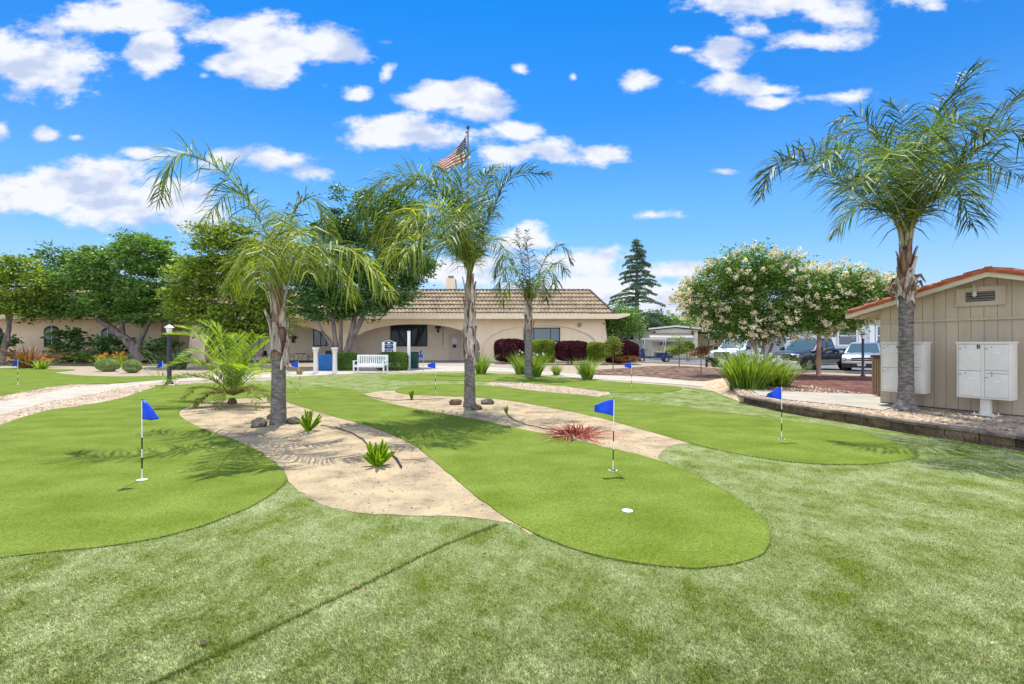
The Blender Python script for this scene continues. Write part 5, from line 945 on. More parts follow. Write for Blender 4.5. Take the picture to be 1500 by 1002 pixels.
# strappy clumps (agapanthus, phormium, lilies)
m_strap = leafmat('strap_leaf', [(.03, .08, .010), (.10, .19, .02), (.22, .34, .04), (.42, .50, .12)], .4); m_phor = leafmat('flax_leaf', [(.07, .03, .03), (.16, .07, .045), (.30, .15, .07), (.12, .12, .04)], .25)
m_aga = M('agapanthus_white', (.8, .82, .78), None, rough=.6, bump=.01); m_lily = M('lily_orange', (.75, .2, .03), (.85, .32, .06), 9, .5)
def clump(name, label, cat, base, h, r, n, mat, w=.02, flowers=0, fmat=None, group=None, arch=.5, fcol=.05):
    t = thing(name, label, cat, base, 0, group); a = rng.uniform(0, 6.28, n); q = rng.random(n)**.6; x0_ = np.stack([np.cos(a)*q*r*.45, np.sin(a)*q*r*.45, np.zeros(n)], 1)
    out = np.stack([np.cos(a+rng.normal(size=n)*.5), np.sin(a+rng.normal(size=n)*.5), 0*a], 1); L_ = h*rng.uniform(.45, 1.15, n)[:, None]; lean_ = (q*arch+rng.uniform(0, .15, n))[:, None]; up = np.array([0, 0, 1.0])
    ks = 4; V = []; s = unit(np.cross(out, up)+rng.normal(size=(n, 3))*.3); wd = w*rng.uniform(.7, 1.3, n)[:, None]
    for i in range(ks+1):
        u = i/ks; p = x0_+out*(lean_*u+lean_*u*u*.7)*L_+up*(u-.55*lean_*u**3)*L_; ww = wd*(1-u**2.2*.95)*.5; V += [p-s*ww, p+s*ww]
    V = np.stack(V, 1); m = 2*(ks+1); Fc = (np.array([(2*i, 2*i+1, 2*i+3, 2*i+2) for i in range(ks)])[None]+np.arange(n)[:, None, None]*m).reshape(-1, 4); mesh_np('leaves', V.reshape(-1, 3), Fc, mat, t)
    for i in range(flowers):
        aa = rng.uniform(0, 6.28); rr = r*rng.uniform(.2, .85); hh = h*rng.uniform(.75, 1.12)*(1-.25*rr/r); fx = MB().tube([(math.cos(aa)*rr*.3, math.sin(aa)*rr*.3, 0), (math.cos(aa)*rr*.7, math.sin(aa)*rr*.7, hh*.6), (math.cos(aa)*rr, math.sin(aa)*rr, hh)], [.008, .006, .005], 4)
        s_ = fx.build('flower_stalk', m_strap, t); k = 34; c = np.array([math.cos(aa)*rr, math.sin(aa)*rr, hh])+unit(rng.normal(size=(k, 3)))*fcol*rng.uniform(.4, 1.1, (k, 1)); leaves('bloom', c, c-np.array([math.cos(aa)*rr, math.sin(aa)*rr, hh]), fcol*.8, fcol*.35, fmat, s_)
    return t
gm = 'strappy agapanthus clumps along the path'
A = lambda lab, px, py, hpx, r, n, fl, hs=1: clump('agapanthus', lab, 'plant', P(px, py), hpx*P(px, py).y/F*hs*.92, r*.85, n, m_strap, .02, fl, m_aga, gm, arch=.34)
A('leafy agapanthus clump directly right of the middle palm trunk', 705, 548, 38, .55, 330, 4)
A('agapanthus clump left of the small distant palm trunk', 762, 548, 38, .55, 330, 4); A('agapanthus clump at the foot of the small distant palm', 783, 552, 42, .75, 480, 7)
A('smallest agapanthus clump between two larger ones by the path', 815, 550, 22, .35, 200, 0); A('agapanthus clump in front of the yellow green clipped shrub', 860, 556, 40, .55, 380, 0)
clump('agapanthus', 'huge agapanthus clump with white blooms left of the retaining wall', 'plant', P(1094, 577), 1.48, 1.0, 1500, m_strap, .021, 26, m_aga, gm, arch=.27); clump('agapanthus', 'big yellowish agapanthus clump against the end of the retaining wall', 'plant', P(1136, 574), 1.25, .62, 800, m_strap, .021, 14, m_aga, gm, arch=.34)
clump('flax', 'bronze purple flax clump before the left wing wall', 'plant', P(42, 539), 1.75, 1.0, 230, m_phor, .06, arch=.75)
clump('daylily', 'orange daylilies beside the bronze flax', 'plant', P(60, 541), .75, .6, 180, m_strap, .03, 5, m_lily, 'orange daylilies', fcol=.09); clump('daylily', 'orange daylilies behind the left variegated dome', 'plant', P(148, 537), 1.0, .6, 140, m_strap, .03, 8, m_lily, 'orange daylilies', fcol=.1); clump('daylily', 'orange daylilies between the two variegated domes', 'plant', P(175, 537), 1.05, .5, 120, m_strap, .03, 7, m_lily, 'orange daylilies', fcol=.1)
clump('yucca', 'spiky blue green yucca to the right of the left lamp post', 'plant', P(262, 541), 1.6, .8, 160, leafmat('yucca_leaf', [(.04, .09, .05), (.08, .15, .08), (.14, .2, .12)], .2), .05, arch=.45)
clump('sprawling_grass', 'thin arching pale stalks left of the lamp post', 'plant', P(235, 550), 1.7, .8, 26, leafmat('dry_stalk', [(.14, .16, .06), (.25, .26, .12)], .2), .02, arch=1.1)
clump('red_bromeliad', 'red dried strappy plant lying in the sand near the centre flag', 'plant', P(844, 638), .27, .62, 190, leafmat('red_leaf', [(.06, .01, .006), (.20, .02, .012), (.36, .045, .03), (.46, .22, .15)], .2, tcol=(1.3, 1, 1)), .020, arch=1.9)
# foxtail ferns: plumes of fine bright needles
m_fox = leafmat('foxtail_needles', [(.12, .25, .012), (.22, .40, .018), (.34, .52, .03), (.48, .62, .08)], .5)
def foxtail(label, px, py, h, n, spread=.7, pr=.04, mat=m_fox, seedlean=0):
    t = thing('foxtail_fern', label, 'plant', P(px, py), 0, 'foxtail ferns in the sand beds'); 
    for i in range(n):
        a = i*2.4+rng.normal()*.3; q = (i+.5)/n; le = spread*q**.8; L_ = h*rng.uniform(.75, 1.1)*(1.15-.15*q); e = Vector((math.cos(a)*le, math.sin(a)*le*.8, 1-.55*le*le)).normalized()*L_; mid = e*.5+Vector((0, 0, -.06*L_+.12*L_*q)); m = 900
        tt = rng.random(m); b0 = 2*((1-tt)*tt)[:, None]*np.array(mid)+(tt*tt)[:, None]*np.array(e); rad = pr*np.sin(np.pi*np.clip(tt*.82+.16, 0, 1))**.6; d = unit(rng.normal(size=(m, 3))); tn = np.array(e.normalized()); d = unit(d-tn*(d@tn)[:, None]+tn*.75)
        leaves('plume', b0+d*(rad*.5)[:, None], d, rad*1.0+.008, .0075, mat, t, curl=0)
foxtail('bright foxtail fern nearest the camera in the left sand bed', 553, 684, .30, 20, .95, .040); foxtail('foxtail fern right of the leftmost palm trunk', 452, 632, .36, 15, .85, .036)
foxtail('tiny foxtail fern behind the middle palm', 603, 586, .27, 8, .45, .035); foxtail('small sparse foxtail fern right of the middle palm rocks', 742, 606, .17, 6, .6, .025)
# ------------------------------------------------------------------ putting flags
m_flag = M('flag_blue', (.004, .05, .62), (.008, .09, .78), 6, .5); m_dk = M('pole_black', (.012, .014, .014), None, rough=.4, bump=.01); m_cup = M('cup_white', (.62, .64, .56), None, rough=.6, bump=.01)
FZ = .020
def pin(px, py, h, kind, label, dx=0, z=FZ, ground=False):
    b = P(px, py, z); t = thing('putting_flag', label, 'golf flag', b, 0, 'blue flags marking the putting holes')
    pole = MB().tube([(0, 0, 0), (dx, 0, h)], .0062, 8).build('pole', m_white, t, smooth=True); s = MB()
    for z0 in (.13, .36): s.tube([(dx*z0/h, 0, z0), (dx*(z0+.13)/h, 0, z0+.13)], 0.0072, 8)
    s.build('black_band', m_dk, pole, smooth=True); MB().tube([(dx, 0, h-.0), (dx, 0, h+.012)], .008, 8).build('pole_cap', m_dk, pole)
    # cloth
    U, Vn = 14, 8; zt_, zb = h-.005, h-.215; V = []
    for j in range(Vn+1):
        for i in range(U+1):
            u, v = i/U, j/Vn
            if kind == 'drape_r': x = .185*u*(.12+.88*v**.85)+.006; z = zt_-(zt_-zb)*v-.0*u; z -= .012*math.sin(u*3)*v; y = .022*math.sin(u*7)*u
            elif kind == 'left': x = -.245*u; z = zt_-(zt_-zb)*v*(1-.45*u)-.05*u*(1-v*.6)-.02*u*u; y = .05*math.sin(u*5.5+v)*u
            elif kind == 'left2': x = -.235*u; z = zt_-(zt_-zb)*v*(1-.35*u)-.10*u**1.5*(1-v*.7); y = .05*math.sin(u*6+v*1.5)*u
            else: x = (-.17 if u < .5 else -.17)*(u)*(.4+.6*v); z = zt_-(zt_-zb)*v-.05*u; y = .09*math.sin(u*4)*u
            V.append((dx+x, y, z))
    Fc = [(j*(U+1)+i, j*(U+1)+i+1, (j+1)*(U+1)+i+1, (j+1)*(U+1)+i) for j in range(Vn) for i in range(U)]
    c = mesh_np('flag_cloth', V, Fc, m_flag, t, True); sm = c.modifiers.new('s', 'SOLIDIFY'); sm.thickness = .003
    MB().lathe([(.0, .001), (.054, .001), (.054, .004), (0, .004)], 24).build('cup', m_cup, t)
    MB().lathe([(.0, .0045), (.042, .0045), (.042, .006), (0, .006)], 20).build('cup_insert', m_dk if px > 300 else m_cup, t); return t
pin(208, 703, .92, 'drape_r', 'blue pennant drooping right, in the near left green')
pin(898, 689, .89, 'left', 'blue flag blowing left in the front centre green', .012); pin(1145, 643, .86, 'left2', 'blue flag near the end of the retaining wall')
pin(26, 563, .95, 'swing', 'blue flag on the far left green beyond the path', z=.022); pin(925, 568, .90, 'left', 'blue flag by the far right green near the mulch bed', z=.024)
pin(638, 577, 1.0, 'left', 'blue flag beside the small foxtail fern behind the middle palm', -.0); pin(441, 573, 1.0, 'left2', 'blue flag leaning left just right of the leftmost palm trunk', -.1)
pin(240, 566, .95, 'swing', 'blue flag partly hidden by the date palm fronds', -.05, z=.016); pin(620, 548, 1.05, 'left', 'farthest blue flag beside the green litter bin', z=.016)
hc_ = P(919, 748, FZ); t = thing('putting_cup', 'empty white-lined hole in the front green without a flag', 'golf hole', hc_)
MB().lathe([(.0, .0005), (.052, .0005), (.053, .0022), (0, .0018)], 28).build('cup_plug', m_cup, t); MB().lathe([(.0545, .0003), (.060, .0003), (.060, .0015), (.0545, .0015)], 28).build('cup_rim', m_dk, t)

# ------------------------------------------------------------------ rocks, hose, litter
m_rock = M('lava_rock', (.045, .038, .032), (.20, .17, .14), 9, .95, 1.0, 24, lo=.35, hi=.7, bdist=.04); m_rock2 = M('brown_rock', (.07, .045, .03), (.26, .17, .11), 7, .95, 1.0, 24, bdist=.04)
def rock(px, py, r, label, mat=m_rock, sq=.7):
    me = bpy.data.meshes.new('rock'); bm = bmesh.new(); bmesh.ops.create_icosphere(bm, subdivisions=4, radius=1); o1, o2 = rng.uniform(-5, 5, 3), rng.uniform(-5, 5, 3); from mathutils import noise as nz
    for v in bm.verts: d = 1+.28*nz.noise(v.co*1.3+Vector(o1))+.14*nz.noise(v.co*3.5+Vector(o2))+.06*nz.noise(v.co*9); v.co = Vector((v.co.x*d*r, v.co.y*d*r*.8, v.co.z*d*r*sq))
    bm.to_mesh(me); bm.free(); o = finish('rock', me, mat, None, True, 180); b = P(px, py); o.location = b+Vector((0, r*.5, r*sq*.45)); o.rotation_euler = (0, 0, rng.uniform(0, 6)); tag(o, label, 'rock', 'dark landscape rocks')
rock(376, 627, .17, 'dark round rock left of the leftmost palm trunk'); rock(396, 615, .12, 'small rock peeking behind the leftmost palm trunk', m_rock2); rock(428, 622, .14, 'dark rock between the leftmost palm and the foxtail fern')
rock(667, 594, .16, 'brown rock on the left side of the middle palm', m_rock2); rock(697, 601, .14, 'dark rock at the front foot of the middle palm'); rock(714, 593, .17, 'dark rock on the right side of the middle palm', m_rock, .62)
m_hose = M('black_hose', (.012, .012, .016), (.03, .03, .036), 20, .5)
def hose(pts, r, label): w = [P(x, y, .02+r) for x, y in pts]; c = catmull([tuple(v) for v in w], False, 8); o = MB().tube([tuple(v+np.array([0, 0, .006*math.sin(i*.9)])) for i, v in enumerate(c)], r, 6).build('irrigation_hose', m_hose, None, smooth=True); tag(o, label, 'hose', 'black irrigation hoses on the sand')
hose([(470, 623), (490, 626), (515, 634), (533, 645), (545, 660)], .009, 'black hose running between the two large foxtail ferns'); hose([(572, 664), (581, 672), (588, 684)], .013, 'short thick black hose end right of the nearest foxtail fern'); hose([(588, 674), (605, 673), (625, 676)], .004, 'thin drip line on the sand near the hose end')
hose([(534, 579), (552, 583), (570, 586), (610, 585), (650, 584)], .008, 'thin black drip line in the sand behind the middle palm'); hose([(742, 607), (760, 618), (785, 625), (815, 630)], .009, 'black hose curving from the small fern to the red plant')
def litter():
    m_l = leafmat('fallen_leaf', [(.22, .10, .02), (.30, .19, .07), (.10, .035, .015), (.34, .27, .15), (.03, .01, .015)], 0, .8)
    spots = [(105,893,.03),(110,873,.03),(257,840,.022),(259,823,.025),(41,846,.025),(299,939,.04),(180,951,.022),(198,953,.022),(426,881,.03),(523,858,.042),(538,866,.03),(560,855,.025),(431,785,.02),(358,797,.02),(445,766,.02),(493,804,.016),(468,791,.018),(478,929,.018),(320,820,.025),(184,830,.018),(298,895,.018),(19,876,.02),(709,811,.03),(700,783,.015),(643,870,.018),(1016,682,.05),(1022,690,.03),(1210,720,.03),(1398,770,.04),(1480,792,.04),(1310,700,.02),(1436,962,.02),(140,975,.02),(62,963,.016),(580,833,.015),(1233,812,.02),(990,905,.018),(875,925,.016),(610,950,.018),(800,965,.016),(1120,880,.018)]
    mb = MB()
    for (x, y, s) in spots:
        s *= .6; p = P(x, y, .030); a = rng.uniform(0, 6.28); k = 9; ring = []
        for i in range(k): th = 2*math.pi*i/k; r = s*(.55+.45*abs(math.cos(th*1.5)))*(.7 if i % 2 else 1); ring.append((math.cos(th+a)*r*1.2, math.sin(th+a)*r*.8, s*.25*math.sin(th*2+a)))
        mb.add([(p.x, p.y, p.z+.004)]+[(p.x+q[0], p.y+q[1], p.z+q[2]) for q in ring], [(0, i+1, (i+1) % k+1) for i in range(k)])
    o = mb.build('leaf_litter', m_l); o['kind'] = 'stuff'
litter()
def fragments():
    # dry palm bits and twigs lying on the sand and turf
    n = 5200; x = rng.uniform(-7, 8, n); y = rng.uniform(2.2, 15, n); sand = (inpoly(x, y, pS1) | inpoly(x, y, pS2)); keep = sand & (rng.random(n) < .5) | (rng.random(n) < .035); x, y, sand = x[keep], y[keep], sand[keep]; n = len(x)
    a = rng.uniform(0, 6.28, n); C = np.stack([x, y, np.where(sand, .016, .030)], 1); leaves('dry_fragments', C, np.stack([np.cos(a), np.sin(a), rng.normal(size=n)*.08], 1), rng.uniform(.012, .05, n), rng.uniform(.003, .007, n), leafmat('dry_bits', [(.05, .03, .02), (.16, .10, .05), (.30, .22, .13), (.10, .06, .04)], 0, .9), None, 'stuff')
fragments()

# ------------------------------------------------------------------ lamps
m_lampc = M('lamp_cap_white', (.62, .63, .62), None, rough=.4, bump=.01); m_lg = M('lamp_glass', (.72, .74, .76), None, rough=.15, bump=.01); m_post = M('lamp_post_dark', (.035, .03, .045), (.05, .045, .06), 6, .45)
def lamp(px, py, h, label, r=.07, cap=m_lampc, z=0, head=1.0):
    b = P(px, py, z) if py < 600 else px; t = thing('lamp_post', label, 'lamp post', b, 0, 'dark lamp posts')
    MB().lathe([(r*1.9, 0), (r*1.9, .06), (r*1.2, .12), (r, .16), (r, h-.45*head), (r*1.3, h-.44*head), (r*1.3, h-.40*head)], 14).build('post', m_post, t, smooth=True); k = head
    MB().lathe([(.09*k, h-.40*k), (.14*k, h-.18*k), (.12*k, h-.16*k)], 6).build('lantern', m_lg, t); MB().lathe([(.21*k, h-.17*k), (.2*k, h-.15*k), (.06*k, h-.05*k), (.02*k, h-.04*k), (.02*k, h), (.0, h)], 6).build('cap', cap, t); return t
lamp(248, 563, 2.36, 'dark lamp post with a white lantern by the curved concrete path', .078, head=.9); lamp(1264, 552, 2.15, 'thin black lamp post in front of the silver car', .055, m_black, head=.8); lamp(1038, 531, 2.4, 'lamp post with a round white head by the pale driveway', .06, head=1.0)
bo = P(1035, 537.5); t = thing('bollard_light', 'short black bollard light beside the rusty sapling', 'bollard', bo); MB().lathe([(.08, 0), (.08, .65), (.07, .67)], 12).build('post', m_black, t, smooth=True); MB().lathe([(.07, .67), (.15, .7), (.13, .78), (0, .82)], 12).build('cap', m_lampc, t)

# ------------------------------------------------------------------ entrance posts, panel, bench, sign, bins
m_post_w = M('cream_column', (.66, .60, .54), (.74, .68, .62), 5, .7)
for px, lab in ((462.5, 'left cream column of the pair flanking the blue panel'), (490.5, 'right cream column of the pair flanking the blue panel')):
    b = P(px, 547.5); t = thing('column', lab, 'column', b, 0, 'cream columns flanking the blue panel'); k = b.y/F
    MB().lathe([(3.9*k, .0), (3.9*k, .05), (3.4*k, .09), (3.0*k, 30*k), (3.0*k, 31*k)], 20).build('shaft', m_post_w, t, smooth=True, ang=50); MB().lathe([(3.1*k, 31*k), (4.1*k, 32.5*k), (4.1*k, 33.5*k), (3.4*k, 34*k), (3.4*k, 34.8*k), (5*k, 36*k), (5*k, 38*k), (4.4*k, 38.2*k)], 20).build('capital', m_post_w, t, smooth=True, ang=40)
b = P(476.5, 543.5); t = thing('blue_panel', 'plain blue covered box standing between the two cream columns', 'panel', b); k = b.y/F; MB().box(-10.5*k, 10.5*k, 0, .5, .02, 24*k).build('cover', M('blue_cover', (.012, .09, .27), (.02, .12, .33), 2, .7, .2, 8), t, bevel=.02); MB().box(-9.5*k, 9.5*k, .05, .45, 0, .02).build('feet', m_black, t)
# bench
b = P(545, 546.5); k = b.y/F; t = thing('park_bench', 'white slatted wooden bench facing the putting greens', 'bench', b, R(-9)); BW = 1.75; n_ = 0
def bb(name, *boxes, par=t):
    m = MB()
    for q in boxes: m.box(*q)
    return m.build(name, m_white, par, bevel=.006)
hw = BW/2
seat = bb('seat', *[(-hw, hw, -.42+i*.085, -.42+i*.085+.065, .42, .45) for i in range(6)]); bb('apron', (-hw+.06, hw-.06, -.43, -.40, .33, .415))
br_ = MB(); 
for i in range(15): x = -hw+.12+i*(BW-.24)/14; br_.box(x-.025, x+.025, .06, .08, .50, .90)
back = br_.build('backrest', m_white, t); bb('top_rail', (-hw, hw, .05, .10, .90, .98)); bb('lower_rail', (-hw+.06, hw-.06, .05, .10, .46, .50))
for sx in (-1, 1):
    x = sx*(hw-.035); bb('leg', (x-.035, x+.035, -.45, -.38, 0, .64)); bb('leg', (x-.035, x+.035, .04, .11, 0, .96)); bb('armrest', (x-.05, x+.05, -.48, .1, .642, .675))
# sign
b = Vector((Q(570, 500, 29.4).x, 29.4, 0)); t = thing('sign', 'navy notice sign with white lettering between two white posts over the hedge', 'sign', b); k = 29.4/F; zt_ = Q(570, 501, 29.4).z; zb = Q(570, 519, 29.4).z
for sx in (-1, 1): MB().box(sx*8.3*k-1.9*k, sx*8.3*k+1.9*k, -.06, .06, 0, zt_).build('post', m_white, t, bevel=.01)
w2 = 6.3*k; pan = MB().prism([(-w2, zb), (w2, zb), (w2, zt_-.02), (w2*.4, zt_+.05), (0, zt_+.07), (-w2*.4, zt_+.05), (-w2, zt_-.02)], -.03, .03, 'y').build('board', M('navy_paint', (.008, .03, .12), (.012, .045, .16), 5, .5), t)
fm = MB(); 
for a_, c_ in (((-w2, zt_), (-w2*.4, zt_+.075)), ((-w2*.4, zt_+.075), (0, zt_+.095)), ((0, zt_+.095), (w2*.4, zt_+.075)), ((w2*.4, zt_+.075), (w2, zt_))): fm.bar((a_[0], 0, a_[1]), (c_[0], 0, c_[1]), .07, .03)
fm.build('trim', m_white, pan); 
MB().prism([(.1*math.cos(a), zt_-.08+.1*math.sin(a)) for a in np.linspace(0, math.pi, 12)], -.036, -.031, 'y').build('emblem', m_white, pan)
for i, s_ in enumerate(('WELCOME CENTER', 'OFFICE', 'RECREATION', 'LOUNGE')): text(s_, .085 if i < 2 else .095, m_white, pan, Matrix.Translation((0, -.033, zt_-.16-i*.115-(.05 if i > 1 else 0))) @ Matrix.Rotation(R(90), 4, 'X') @ Matrix.Scale(.72 if i == 0 else 1, 4, (1, 0, 0)), bold=.002)
b = P(599, 542); t = tag(MB().box(-.08, .08, -.08, .08, 0, 56*b.y/F).box(-.1, .1, -.1, .1, 56*b.y/F, 56*b.y/F+.04).build('white_post', m_white, None), 'tall plain white post standing beside the green litter bin', 'post'); t.location = b
b = P(1139, 549); t = tag(MB().box(-.09, .09, -.09, .09, 0, .95).box(-.12, .12, -.12, .12, .95, 1.0).build('white_post', m_white, None), 'short white post in front of the dark blue pickup grille', 'post'); t.location = b
b = P(607, 540); k = b.y/F; t = thing('litter_bin', 'dark green square litter bin beside the tall white post', 'litter bin', b); MB().box(-5.5*k, 5.5*k, -.2, .22, .02, 23*k).build('bin_body', M('bin_green', (.006, .045, .035), (.012, .07, .05), 8, .5), t, bevel=.02); MB().box(-6*k, 6*k, -.23, .25, 23*k, 24.5*k).build('lid', m_black, t, bevel=.01)
MB().tube([(6*k, 0, 17*k), (9*k, 0, 21*k), (9.5*k, 0, 27*k)], .04, 6).build('handle', m_black, t)
# small shrub stump behind flag
clump('tan_tussock', 'small tan dried tussock by the path right of the leftmost palm', 'plant', P(439, 549), .42, .25, 90, leafmat('tussock', [(.2, .12, .06), (.3, .2, .1)], .2), .02, arch=.35)

# patio set
def pchair(loc, rz, label):
    t = thing('patio_chair', label, 'chair', loc, rz, 'black metal patio chairs')
    for sx in (-1, 1):
        MB().tube([(sx*.26, -.25, 0), (sx*.26, -.25, .62), (sx*.26, .2, .64)], .02, 6).build('leg', m_black, t); MB().tube([(sx*.26, .27, 0), (sx*.26, .22, .45), (sx*.24, .30, .95)], .02, 6).build('leg', m_black, t)
    MB().box(-.26, .26, -.26, .24, .42, .46).build('seat', m_black, t, bevel=.01); MB().prism([(-.25, .5), (.25, .5), (.25, .85)]+[(.25*math.cos(a), .85+.14*math.sin(a)) for a in np.linspace(.3, 2.84, 8)]+[(-.25, .85)], .25, .28, 'y').build('backrest', m_black, t); return t
def ptable(loc, label):
    t = thing('patio_table', label, 'table', loc, 0, 'black metal patio tables'); MB().lathe([(0, .70), (.5, .70), (.5, .74), (0, .74)], 20).build('tabletop', m_black, t)
    for sx in (-1, 1): MB().tube([(sx*.32, -.1, 0), (sx*.08, 0, .38), (sx*.3, .1, .7)], .02, 6).build('leg', m_black, t)
    return t
yp = 41.3
for px, rz, lab in ((424, R(75), 'patio chair just right of the leftmost palm trunk'), (456, R(-80), 'patio chair behind the left cream column'), (391, R(70), 'patio chair seen left of the leftmost palm trunk'), (482, R(190), 'patio chair whose back shows above the blue panel')):
    pchair((Q(px, 500, yp).x, yp, .01), rz, lab)
ptable((Q(440, 500, yp).x, yp, .01), 'round black patio table between two chairs right of the leftmost palm'); ptable((Q(372, 500, yp).x, yp, .01), 'round black patio table behind the date palm')

# ------------------------------------------------------------------ flagpole
YP = 29.0; bp_ = Q(685.5, 500, YP); ht = Q(0, 188, YP).z; t = thing('flagpole', 'tall dark flagpole rising behind the middle palm', 'flagpole', (bp_.x, YP, 0)); MB().tube([(0, 0, 0), (0, 0, ht*.6), (0, 0, ht-.1)], [.075, .065, .05], 10).build('pole', M('pole_metal', (.14, .14, .15), (.2, .2, .21), 5, .35, metal=.6), t, smooth=True)
MB().lathe([(.0, ht-.08), (.09, ht-.02), (.11, ht+.06), (.08, ht+.13), (0, ht+.17)], 12).build('finial', M('finial_bronze', (.08, .06, .04), None, rough=.3, bump=.01), t, smooth=True); MB().tube([(-.11, 0, ht-.25), (-.11, 0, 1.2)], .008, 4).bar((0, 0, ht-.25), (-.14, 0, ht-.25), .06).build('halyard', m_black, t)
def flagmat():
    m = bpy.data.materials.new('stars_and_stripes'); m.use_nodes = True; nt = m.node_tree; N = nt.nodes; L = nt.links; b = N['Principled BSDF']; b.inputs['Roughness'].default_value = .8
    uv = N.new('ShaderNodeUVMap'); sp = N.new('ShaderNodeSeparateXYZ'); L.new(uv.outputs[0], sp.inputs[0])
    def mth(op, a, b_=None):
        n = N.new('ShaderNodeMath'); n.operation = op
        for i, v in enumerate((a, b_)):
            if v is None: continue
            if isinstance(v, (int, float)): n.inputs[i].default_value = v
            else: L.new(v, n.inputs[i])
        return n.outputs[0]
    st = mth('LESS_THAN', mth('MODULO', mth('MULTIPLY', sp.outputs[1], 13), 2.0), 1.0); can = mth('MULTIPLY', mth('LESS_THAN', sp.outputs[0], .4), mth('LESS_THAN', sp.outputs[1], 7/13))
    u = mth('MULTIPLY', sp.outputs[0], 6/.4); v = mth('MULTIPLY', sp.outputs[1], 5*13/7); fu = mth('SUBTRACT', mth('FRACT', u), .5); fv = mth('SUBTRACT', mth('FRACT', v), .5)
    star = mth('LESS_THAN', mth('ADD', mth('MULTIPLY', fu, fu), mth('MULTIPLY', fv, fv)), .055)
    def mix(f, a, c):
        x = N.new('ShaderNodeMix'); x.data_type = 'RGBA'; L.new(f, x.inputs[0])
        for i, q in ((6, a), (7, c)):
            if isinstance(q, tuple): x.inputs[i].default_value = (*q, 1)
            else: L.new(q, x.inputs[i])
        return x.outputs[2]
    col = mix(can, mix(st, (.66, .66, .64), (.42, .008, .012)), mix(star, (.006, .008, .05), (.6, .6, .6))); L.new(col, b.inputs['Base Color'])
    t_ = N.new('ShaderNodeBsdfTranslucent'); L.new(col, t_.inputs[0]); mx = N.new('ShaderNodeMixShader'); mx.inputs[0].default_value = .3; L.new(b.outputs[0], mx.inputs[1]); L.new(t_.outputs[0], mx.inputs[2]); L.new(mx.outputs[0], N['Material Output'].inputs[0]); return m
U, Vn = 40, 26; V = []; UVs = []; hoist = 1.55; fly = 2.5; z1 = ht-.42
for j in range(Vn+1):
    for i in range(U+1):
        u, v = i/U, j/Vn; droop_ = 1.55*u**.85; fold = math.sin(u*9+v*1.2)*.11*u**.5
        x = -.12-1.75*u*(.80+.25*v)+.15*math.sin(v*4+u*3)*u; z = z1-hoist*v*(1-.30*u)-droop_*(1-.25*v)*.95+.05*math.sin(u*7+v*2)*u; y = fold+.18*math.sin(v*5+u*5)*u; V.append((x, y, z)); UVs.append((u, v))
Fc = [(j*(U+1)+i, j*(U+1)+i+1, (j+1)*(U+1)+i+1, (j+1)*(U+1)+i) for j in range(Vn) for i in range(U)]
fo = mesh_np('flag', V, Fc, flagmat(), None, True); uvl = fo.data.uv_layers.new(name='UVMap'); li = np.zeros(len(fo.data.loops), np.int32); fo.data.loops.foreach_get('vertex_index', li); uvl.data.foreach_set('uv', np.array(UVs, np.float32)[li].ravel()); fo.location = (bp_.x, YP, 0)
tag(fo, 'drooping red white and blue striped flag hanging from the tall flagpole', 'flag')

# ------------------------------------------------------------------ vehicles
m_tyre = M('tyre', (.015, .015, .016), (.03, .03, .03), 12, .85); m_rim = M('alloy_rim', (.45, .46, .48), (.55, .56, .58), 5, .3, metal=.8); m_chr = M('chrome', (.75, .76, .78), None, rough=.15, metal=1, bump=.001); m_hl = M('headlight_glass', (.75, .78, .8), None, rough=.1, bump=.001); m_plast = M('black_plastic', (.02, .02, .022), (.035, .035, .038), 8, .6); m_wsg = glass('windscreen', (.06, .10, .12), .08); m_red = M('tail_lamp', (.35, .02, .02), None, rough=.2, bump=.001); m_plate = M('licence_plate', (.6, .62, .65), None, rough=.5, bump=.001)
def paint(name, c, metal=.3):
    m = M(name, c, tuple(x*1.15 for x in c), 1.5, .28, spec=.5, metal=metal); m.node_tree.nodes['Principled BSDF'].inputs['Coat Weight'].default_value = .8; m.node_tree.nodes['Principled BSDF'].inputs['Coat Roughness'].default_value = .04; return m
def wheel(t, x, y, r=.4, w=.26):
    s = 1 if y > 0 else -1; wl_ = thing('wheel', None, None, (x, y, r)); wl_.parent = t
    for q in ('label', 'category'): 
        if q in wl_: del wl_[q]
    prof = [(r*.62, -w/2), (r*.93, -w/2), (r, -w/2+.04), (r, w/2-.04), (r*.93, w/2), (r*.62, w/2)]; n = 26; secs = [[(math.cos(a)*p[0], p[1], math.sin(a)*p[0]) for a in np.linspace(0, 2*math.pi, n, endpoint=False)] for p in prof]
    MB().loft(secs, cap=False).build('tyre', m_tyre, wl_, smooth=True); rm = MB(); rm.loft([[(math.cos(a)*rr, s*yy, math.sin(a)*rr) for a in np.linspace(0, 2*math.pi, n, endpoint=False)] for rr, yy in ((r*.64, w/2-.01), (r*.58, w/2-.0), (r*.54, w/2-.06))], cap=False)
    for i in range(6):
        a = i*math.pi/3; rm.bar((0, s*(w/2-.03), 0), (math.cos(a)*r*.58, s*(w/2-.02), math.sin(a)*r*.58), .03, .085, Vector((-math.sin(a), 0, math.cos(a))))
    rm.tube([(0, s*(w/2-.08), 0), (0, s*(w/2-.005), 0)], r*.16, 12); rm.build('rim', m_rim, wl_); return wl_
def body_loft(t, st, mat, name='body'):
    secs = []
    for (x, hw, zl, zm, zt_, cr) in st:
        half = [(x, hw*.86, zl), (x, hw*.97, zl+.06), (x, hw, zm), (x, hw*.985, (zm+zt_)/2), (x, hw*.93, zt_-.03), (x, hw*.84, zt_), (x, hw*.4, zt_+cr)]
        secs.append(half+[(x, -p[1], p[2]) for p in half[::-1]])
    return MB().loft(secs).build(name, mat, t, smooth=True, ang=32)
